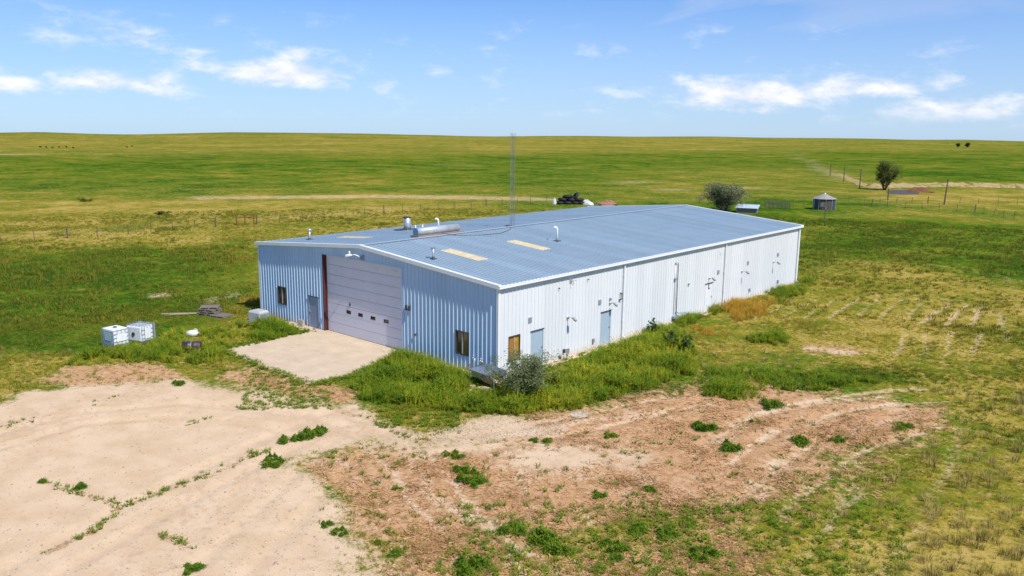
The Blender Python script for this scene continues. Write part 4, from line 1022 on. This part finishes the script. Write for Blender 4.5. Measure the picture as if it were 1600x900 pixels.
# dark drum on its side
x, y = -16.25, -8.1; br = thing('steel_drum', 'dark purple-brown drum lying on its side in the grass', 'drum', (x, y, H(x, y)+.28), .85)
PUR = mat('drum_paint', (.055, .028, .045), .4, var=.25, spec=.6)
prof = [(-.52, .26), (-.5, .30), (-.18, .30), (-.165, .315), (-.15, .30), (.15, .30), (.165, .315), (.18, .30), (.5, .30), (.52, .26)]
MB().tube([(a, 0, 0) for a, r0 in prof], [r0 for a, r0 in prof], 20).build('barrel', PUR, br, True)
MB().tube([(-.02, 0, 0), (.02, 0, 0)], .306, 20, False).build('strap', GALV, br)
# white plastic jug near it
x, y = G(302, 526); jg = thing('plastic_jug', 'old white plastic jug tipped over in the grass behind the drum', 'jug', (x, y, H(x, y)+.2), .6)
pj = [(-.36, .12), (-.34, .2), (.1, .22), (.24, .17), (.32, .07), (.36, .06)]
MB().tube([(a_, 0, a_*.12) for a_, r0 in pj], [r0 for a_, r0 in pj], 16).build('body', PVC, jg, True)
MB().tube([(.36, 0, .045), (.42, 0, .05)], .075, 12).build('cap', GREY, jg); MB().tube([(.05, 0, .2), (.14, 0, .3), (.26, 0, .26), (.3, 0, .1)], .022, 6).build('handle', PVC, jg, True)
# grey wood: pallets stacked, planks beside
WOOD = mat('grey_wood', (.20, .17, .14), .9, var=.3, vscale=3, stretch=(1, 14, 14), bump=.3)
WOOD2 = mat('pale_wood', (.36, .29, .2), .9, var=.3, vscale=3, stretch=(1, 14, 14), bump=.3)
def pallet(z, x, y, rz, m_, label):
    t = thing('wooden_pallet', label, 'pallet', (x, y, H(x, y)+z), rz, 'stacked grey pallets')
    for i in range(7): MB().box(-.6, -.5+i*.145, .115, .6, -.5+i*.145+.11, .135).build('deck_board', m_, t)
    for i in range(3): MB().box(-.6, -.5+i*.455, .0, .6, -.5+i*.455+.09, .02).build('bottom_board', m_, t)
    for i in range(3): MB().box(-.6+i*.555, -.5, .021, -.6+i*.555+.09, .5, .114).build('stringer', m_, t)
PS = (-24.1, -2.7)
for k, (dx, dy, rz) in enumerate(((0, 0, .5), (.05, .04, .56), (-.06, .05, .44), (-.1, .1, .9))):
    pallet(k*.14, PS[0]+dx, PS[1]+dy, rz, WOOD, ('grey pallet at the foot of the pallet stack', 'grey pallet second from the foot of the stack', 'grey pallet just under the topmost of the stack', 'topmost grey pallet of the stack, turned askew')[k])
pallet(.0, PS[0]+1.15, PS[1]+.25, .3, WOOD, 'single grey pallet leaning low beside the pallet stack')
for i in range(6):
    x, y = -25.35+.18*math.cos(.9)*(i % 3)*1.3, -3.9+.18*math.sin(.9)*(i % 3)
    o = MB().box(-1.2+random.uniform(-.2, .1), -.1, 0, 1.1+random.uniform(-.1, .25), .1, .045).build('plank', WOOD2 if i % 2 else WOOD, None, False, (x+random.uniform(-.05, .05), y+random.uniform(-.08, .08), H(x, y)+.012+.05*(i//3)), .95+random.uniform(-.12, .12))
    tag(o, 'weathered plank in the loose pile beside the pallets', 'plank', 'planks piled beside the pallets')
# grey air-conditioning cabinet at the left front corner
ac = thing('cooler_unit', 'grey metal cooler cabinet standing in weeds at the front wall', 'cooler', (-20.0, -1.45, H(-20, -1.45)), .15); ac.scale = (.85, .85, .8)
ACM = mat('cooler_metal', (.48, .50, .52), .5, .1, var=.1, dirt=(.34, .3, .26))
finish_bevel(MB().box(-.62, -.5, .08, .62, .5, .82).build('cabinet', ACM, ac), .03)
mb = MB(); P = [(-.6, -.48), (.6, -.48), (.6, .48), (-.6, .48)]; Q = [(a*.8, b_*.8, .94) for a, b_ in P]; P = [(a, b_, .822) for a, b_ in P]; mb.quad(*Q)
for i in range(4): mb.quad(P[i], P[(i+1) % 4], Q[(i+1) % 4], Q[i])
mb.build('lid', ACM, ac)
for i in range(8): MB().box(.622, -.42, .18+i*.07, .64, .42, .22+i*.07).build('louvre', GREY, ac)
MB().box(-.75, -.6, .0, .75, .6, .08).build('base_frame', GREY, ac)
# cinder block beside the front man door
cb = MB()
for (a, b_, c, d) in ((-.2, -.1, .2, -.07), (-.2, .07, .2, .1), (-.2, -.07, -.16, .07), (-.02, -.07, .02, .07), (.16, -.07, .2, .07)): cb.box(a, b_, 0, c, d, .2)
for k in range(2):
    o = cb.build('cinder_block', mat('block_grey', (.42, .38, .34), .9, bump=.4), None, False, (-16.85, -.32, .024+k*.203), .1+k*.15)
    tag(o, ('lower cinder block standing by the front door', 'upper cinder block stacked by the front door')[k], 'block')

# ------------------------------------------------------------------ fences, poles and far structures
FPOST = mat('fence_post', (.10, .085, .07), .8, var=.2); RUSTP = mat('rust_pipe', (.20, .06, .035), .7, var=.25); WIRE = mat('fence_wire', (.25, .24, .22), .5, .5)
def fence(pts, gap, label, h=1.15, wood_every=6, name='wire_fence', r0=.035):
    P = [G(*p) for p in pts]; x0, y0 = P[0]; t = thing(name, label, 'fence', (x0, y0, H(x0, y0))); z0 = H(x0, y0); tops = []
    n_ = 0; steel = MB().tube([(0, 0, -.2), (0, 0, h)], r0, 5).v and None
    sm = bpy.data.meshes.new('post'); q = MB().tube([(0, 0, -.2), (0, 0, h)], r0, 6); sm.from_pydata(q.v, [], q.f); sm.materials.append(FPOST); sm.update()
    wm_ = bpy.data.meshes.new('wood_post'); q = MB().tube([(0, 0, -.2), (0, 0, h*1.12)], r0*2.1, 7); wm_.from_pydata(q.v, [], q.f); wm_.materials.append(FPOST); wm_.update()
    for (ax, ay), (bx, by) in zip(P, P[1:]):
        L_ = math.hypot(bx-ax, by-ay); k = max(1, round(L_/gap))
        for i in range(k):
            f = i/k; x, y = ax+(bx-ax)*f, ay+(by-ay)*f; z = H(x, y); n_ += 1
            o = link('post', wm_ if n_ % wood_every == 1 else sm, t, (x-x0+random.uniform(-.1, .1), y-y0+random.uniform(-.1, .1), z-z0)); o.rotation_euler = (random.gauss(0, .05), random.gauss(0, .05), 0); tops.append((x-x0, y-y0, z-z0))
    for zz_ in (.35, .7, 1.02): MB().tube([(a, b_, c+zz_*h/1.15) for a, b_, c in tops], .008, 3, False).build('wire', WIRE, t)
fence(((-200, 385), (0, 379), (200, 366), (368, 352)), 3.0, 'long wire fence crossing the yellow pasture up to the rusty brace')
fence(((400, 351), (600, 334), (830, 318), (878, 315)), 3.4, 'wire fence running on behind the roof past the rusty brace')
fence(((1362, 323), (1440, 326), (1523, 332), (1600, 345), (1700, 360)), 2.6, 'wire fence beyond the bin bending toward the near pasture')
fence(((1180, 324), (1240, 323), (1270, 322)), 2.6, 'short wire fence between the pen and the round bin')
fence(((1300, 318), (1400, 318), (1500, 318), (1620, 322)), 3.2, 'straight wire fence along the yellow strip before the pond')
x0, y0 = G(370, 352); x1, y1 = G(397, 351.3)
gt = thing('gate_brace', 'rusty red pipe gate brace in the pasture fence', 'gate', (x0, y0, H(x0, y0)))
dx, dy = x1-x0, y1-y0
for f in (0, .48, 1.): MB().tube([(dx*f, dy*f, -.2), (dx*f, dy*f, 1.25)], .07, 8).build('post', RUSTP, gt)
MB().tube([(0, 0, .98), (dx, dy, 1.02)], .05, 8).build('rail', RUSTP, gt)
for (u, v, vt) in ((1475, 320, 284), (1387, 313, 297), (1343, 294, 267), (1318, 284, 262), (1297, 275, 257)):
    x, y = G(u, v); D = math.hypot(x-CAM[0], y-CAM[1]); h = (v-vt)/FPX*D
    po = thing('utility_pole', {1475: 'leaning wooden pole in front of the tan berm', 1387: 'short wooden pole near the muddy pond', 1343: 'wooden pole beside the tan track left of the lone tree'}.get(u, 'thin far wooden pole along the tan track'), 'pole', (x, y, H(x, y)), 0, 'wooden poles along the track')
    ln = .04*h if u == 1475 else 0
    MB().tube([(0, 0, -.3), (ln, ln*.6, h)], [.13, .09], 8).build('shaft', FPOST, po); MB().box(ln-.16, ln*.6-.05, h*.93, ln+.16, ln*.6+.05, h*.93+.08).build('crossarm', FPOST, po)
# round bin with a conical roof
x, y = G(1287, 327); bn_ = thing('grain_bin', 'small round dark metal bin with a pale conical roof', 'bin', (x, y, H(x, y)), .2)
BINM = mat('bin_metal', (.10, .085, .08), .6, .3, var=.3); BINB = mat('bin_blue', (.05, .07, .10), .6, .3); BR, BH = 1.72, 1.85
for k in range(10):
    a, b_ = 6.283*k/10+.015, 6.283*(k+1)/10-.015; mb = MB()
    for i in range(3):
        p, q = a+(b_-a)*i/3, a+(b_-a)*(i+1)/3; mb.quad((BR*math.cos(p), BR*math.sin(p), 0), (BR*math.cos(q), BR*math.sin(q), 0), (BR*math.cos(q), BR*math.sin(q), BH), (BR*math.cos(p), BR*math.sin(p), BH))
    mb.build('wall_panel', BINM if k % 3 else BINB, bn_)
    MB().tube([(BR*1.01*math.cos(b_+.015), BR*1.01*math.sin(b_+.015), 0), (BR*1.01*math.cos(b_+.015), BR*1.01*math.sin(b_+.015), BH)], .05, 6).build('seam_post', GALV, bn_)
BROOF = mat('bin_roof', (.40, .37, .36), .5, .3, var=.15)
for k in range(10):
    a, b_ = 6.283*k/10, 6.283*(k+1)/10; MB().quad((2.0*math.cos(a), 2.0*math.sin(a), BH-.06), (2.0*math.cos(b_), 2.0*math.sin(b_), BH-.06), (.15*math.cos(b_), .15*math.sin(b_), BH+.72), (.15*math.cos(a), .15*math.sin(a), BH+.72)).build('roof_panel', BROOF, bn_)
MB().tube([(0, 0, BH+.68), (0, 0, BH+.86)], [.2, .12], 10).build('roof_cap', GALV, bn_)
MB().box(-.3, -BR-.05, .5, .35, -BR+.25, 1.4).build('door', mat('bin_door', (.26, .22, .16), .7), bn_)
# low shed with a pale blue roof, half hidden by the round tree
x, y = G(1163, 333); sd_ = thing('small_shed', 'low shed with pale blue sheet roof beside the round tree', 'shed', (x, y+1, H(x, y)), .3)
sd_.scale = (.7, .7, .8); MB().box(-2.2, -1.2, 0, 2.2, 1.2, 1.05).build('wall', mat('shed_wall', (.20, .17, .15), .8), sd_)
MB().quad((-2.5, -1.5, 1.0), (2.5, -1.5, 1.0), (2.5, 1.5, 1.55), (-2.5, 1.5, 1.55)).quad((-2.5, -1.5, .94), (-2.5, 1.5, 1.49), (2.5, 1.5, 1.49), (2.5, -1.5, .94)).build('roof', mat('shed_roof', (.55, .66, .74), .4, .2), sd_)
# pipe pen panel
x, y = G(1215, 326); pn = thing('livestock_panel', 'dark pipe livestock pen between the shed and the round bin', 'pen', (x, y, H(x, y)), .55)
for k in range(7): MB().tube([(-1.9+k*.63, 0, 0), (-1.9+k*.63, 0, 1.15)], .05, 6).build('upright', FPOST, pn)
for k in range(5): MB().tube([(-1.9, 0, .2+k*.22), (1.88, 0, .2+k*.22)], .03, 6).build('rail', FPOST, pn)
for k in range(4): MB().tube([(-1.9+k*1.26, 1.6, 0), (-1.9+k*1.26, 1.6, 1.1)], .05, 6).build('upright', FPOST, pn)
for k in range(4): MB().tube([(-1.9, 1.6, .25+k*.26), (1.88, 1.6, .25+k*.26)], .03, 6).build('rail', FPOST, pn)
# black tyres, white scraps and red heap beyond the roof
TY = mat('tyre_rubber', (.012, .012, .013), .7, var=.2)
def tyre(x, y, z, rz, ti):
    R_, r_ = .62, .24; mb = MB(); n, k = 18, 8
    for i in range(n):
        for j in range(k):
            def p(i, j): a = 6.283*i/n; b_ = 6.283*j/k; return ((R_+r_*math.cos(b_))*math.cos(a), (R_+r_*math.cos(b_))*math.sin(a), r_*1.1*math.sin(b_))
            mb.quad(p(i, j), p(i+1, j), p(i+1, j+1), p(i, j+1))
    o = mb.build('tractor_tyre', TY, None, True, (x, y, z)); o.rotation_euler = (ti, 0, rz)
    tag(o, 'large black tyre in the heap beyond the roof', 'tyre', 'black tyres heaped beyond the roof')
cx, cy = G(893, 319)
for i, (a, b_, z, ti) in enumerate(((-1.7, -1.6, .26, 0), (-.5, -.5, .26, 0), (.6, .5, .26, 0), (1.6, 1.3, .26, 0), (-1.3, -1.2, .79, .1), (0, 0, .79, -.06), (1.1, .9, .78, .08), (-.6, -.6, 1.3, .1), (.5, .5, 1.28, 1.))):
    tyre(cx+a*.85, cy+b_*.85, H(cx, cy)+z, i*.7, ti)
def heap(name, u, v, w, h, m_, label, cat, seed):
    x, y = G(u, v); r_ = random.Random(seed); mb = MB(); n = 12; rings = []
    for q, (rr, zz_) in enumerate(((1., -.1), (.8, .35), (.5, .75), (.18, 1.))):
        rings.append([(w*rr*math.cos(6.283*k/n)*(1+.3*r_.uniform(-1, 1)), w*.7*rr*math.sin(6.283*k/n)*(1+.3*r_.uniform(-1, 1)), h*zz_*(1+.25*r_.uniform(-1, 1))) for k in range(n)])
    for a, b_ in zip(rings, rings[1:]):
        for k in range(n): mb.quad(a[k], a[(k+1) % n], b_[(k+1) % n], b_[k])
    mb.quad(*rings[-1]); tag(mb.build(name, m_, None, False, (x, y, H(x, y))), label, cat)
SCR = mat('white_scrap', (.62, .60, .60), .6, var=.4, vscale=3)
heap('scrap_pile', 866, 319, .55, .95, SCR, 'small white scrap heap on the outer side of the black tyres', 'scrap', 1)
heap('scrap_pile', 916, 319.5, 1.3, .75, SCR, 'white scrap heap between the black tyres and the red rubble', 'scrap', 2)
heap('rubble_mound', 948, 320.5, 2.1, .75, mat('red_rubble', (.33, .17, .11), .9, var=.35, vscale=4, bump=.6), 'low reddish rubble mound beyond the roof', 'mound', 4)
# stock pond
POND = mat('pond_water', (.10, .075, .075), .5, var=.3, spec=.12); P = PX((1384, 300), (1392, 297), (1420, 296.5), (1438, 299), (1436, 303), (1410, 304.5), (1390, 303))
tag(slab('', P, -.3, .012+max(H(a, b_) for a, b_ in P), 0).build('pond', POND), kind='structure')
heap('mud_bank', 1437, 300, 3.2, .8, mat('red_mud', (.20, .075, .04), .9, var=.35, vscale=1.5), 'dark red mud bank at the edge of the pond', 'bank', 9)

TANM = mat('bare_tan_earth', (.40, .29, .15), .95, var=.25, vscale=.25, dirt=(.17, .17, .03), dirt_lo=.44, spec=.0)
def ribbon(name, pts, hw, h, ns=60, seed=1):
    """an earth strip or bank draped on the ground along photo points; h is its crest height"""
    P = [np.array(G(*p)) for p in pts]; seg = [np.hypot(*(b_-a)) for a, b_ in zip(P, P[1:])]; tot = sum(seg); mb = MB(); rows = []; r_ = random.Random(seed)
    for i in range(ns+1):
        d = tot*i/ns; j = 0
        while j < len(seg)-1 and d > seg[j]: d -= seg[j]; j += 1
        t = (P[j+1]-P[j])/seg[j]; c = P[j]+t*min(d, seg[j]); n_ = np.array([-t[1], t[0]]); f = min(1, i/6, (ns-i)/6)
        w = hw*(1+.9*float(vn(np.array(i*1.), np.array(seed*5.), .35, 3)))*max(.15, f); row = []
        for q, zz_ in ((-1, -.06), (-.55, .55), (0, 1.), (.5, .6), (1, -.06)):
            x, y = c+n_*w*q*(1+.2*r_.uniform(-1, 1)); row.append((x, y, H(x, y)+.03+zz_*h*max(.05, f)*(1+.35*float(vn(np.array(i*1.), np.array(q), .5, 7))*2)))
        rows.append(row)
    for a, b_ in zip(rows, rows[1:]):
        for k in range(4): mb.quad(a[k], a[k+1], b_[k+1], b_[k])
    tag(mb.build(name, TANM, None, True), kind='structure')
ribbon('earth_berm', ((1352, 293), (1420, 291), (1490, 289.5), (1560, 291), (1640, 293.5), (1800, 298)), 3.2, .8, 140, 2)
ribbon('dirt_track', ((1312, 272), (1345, 287), (1376, 298)), 1.3, .05, 50, 8)
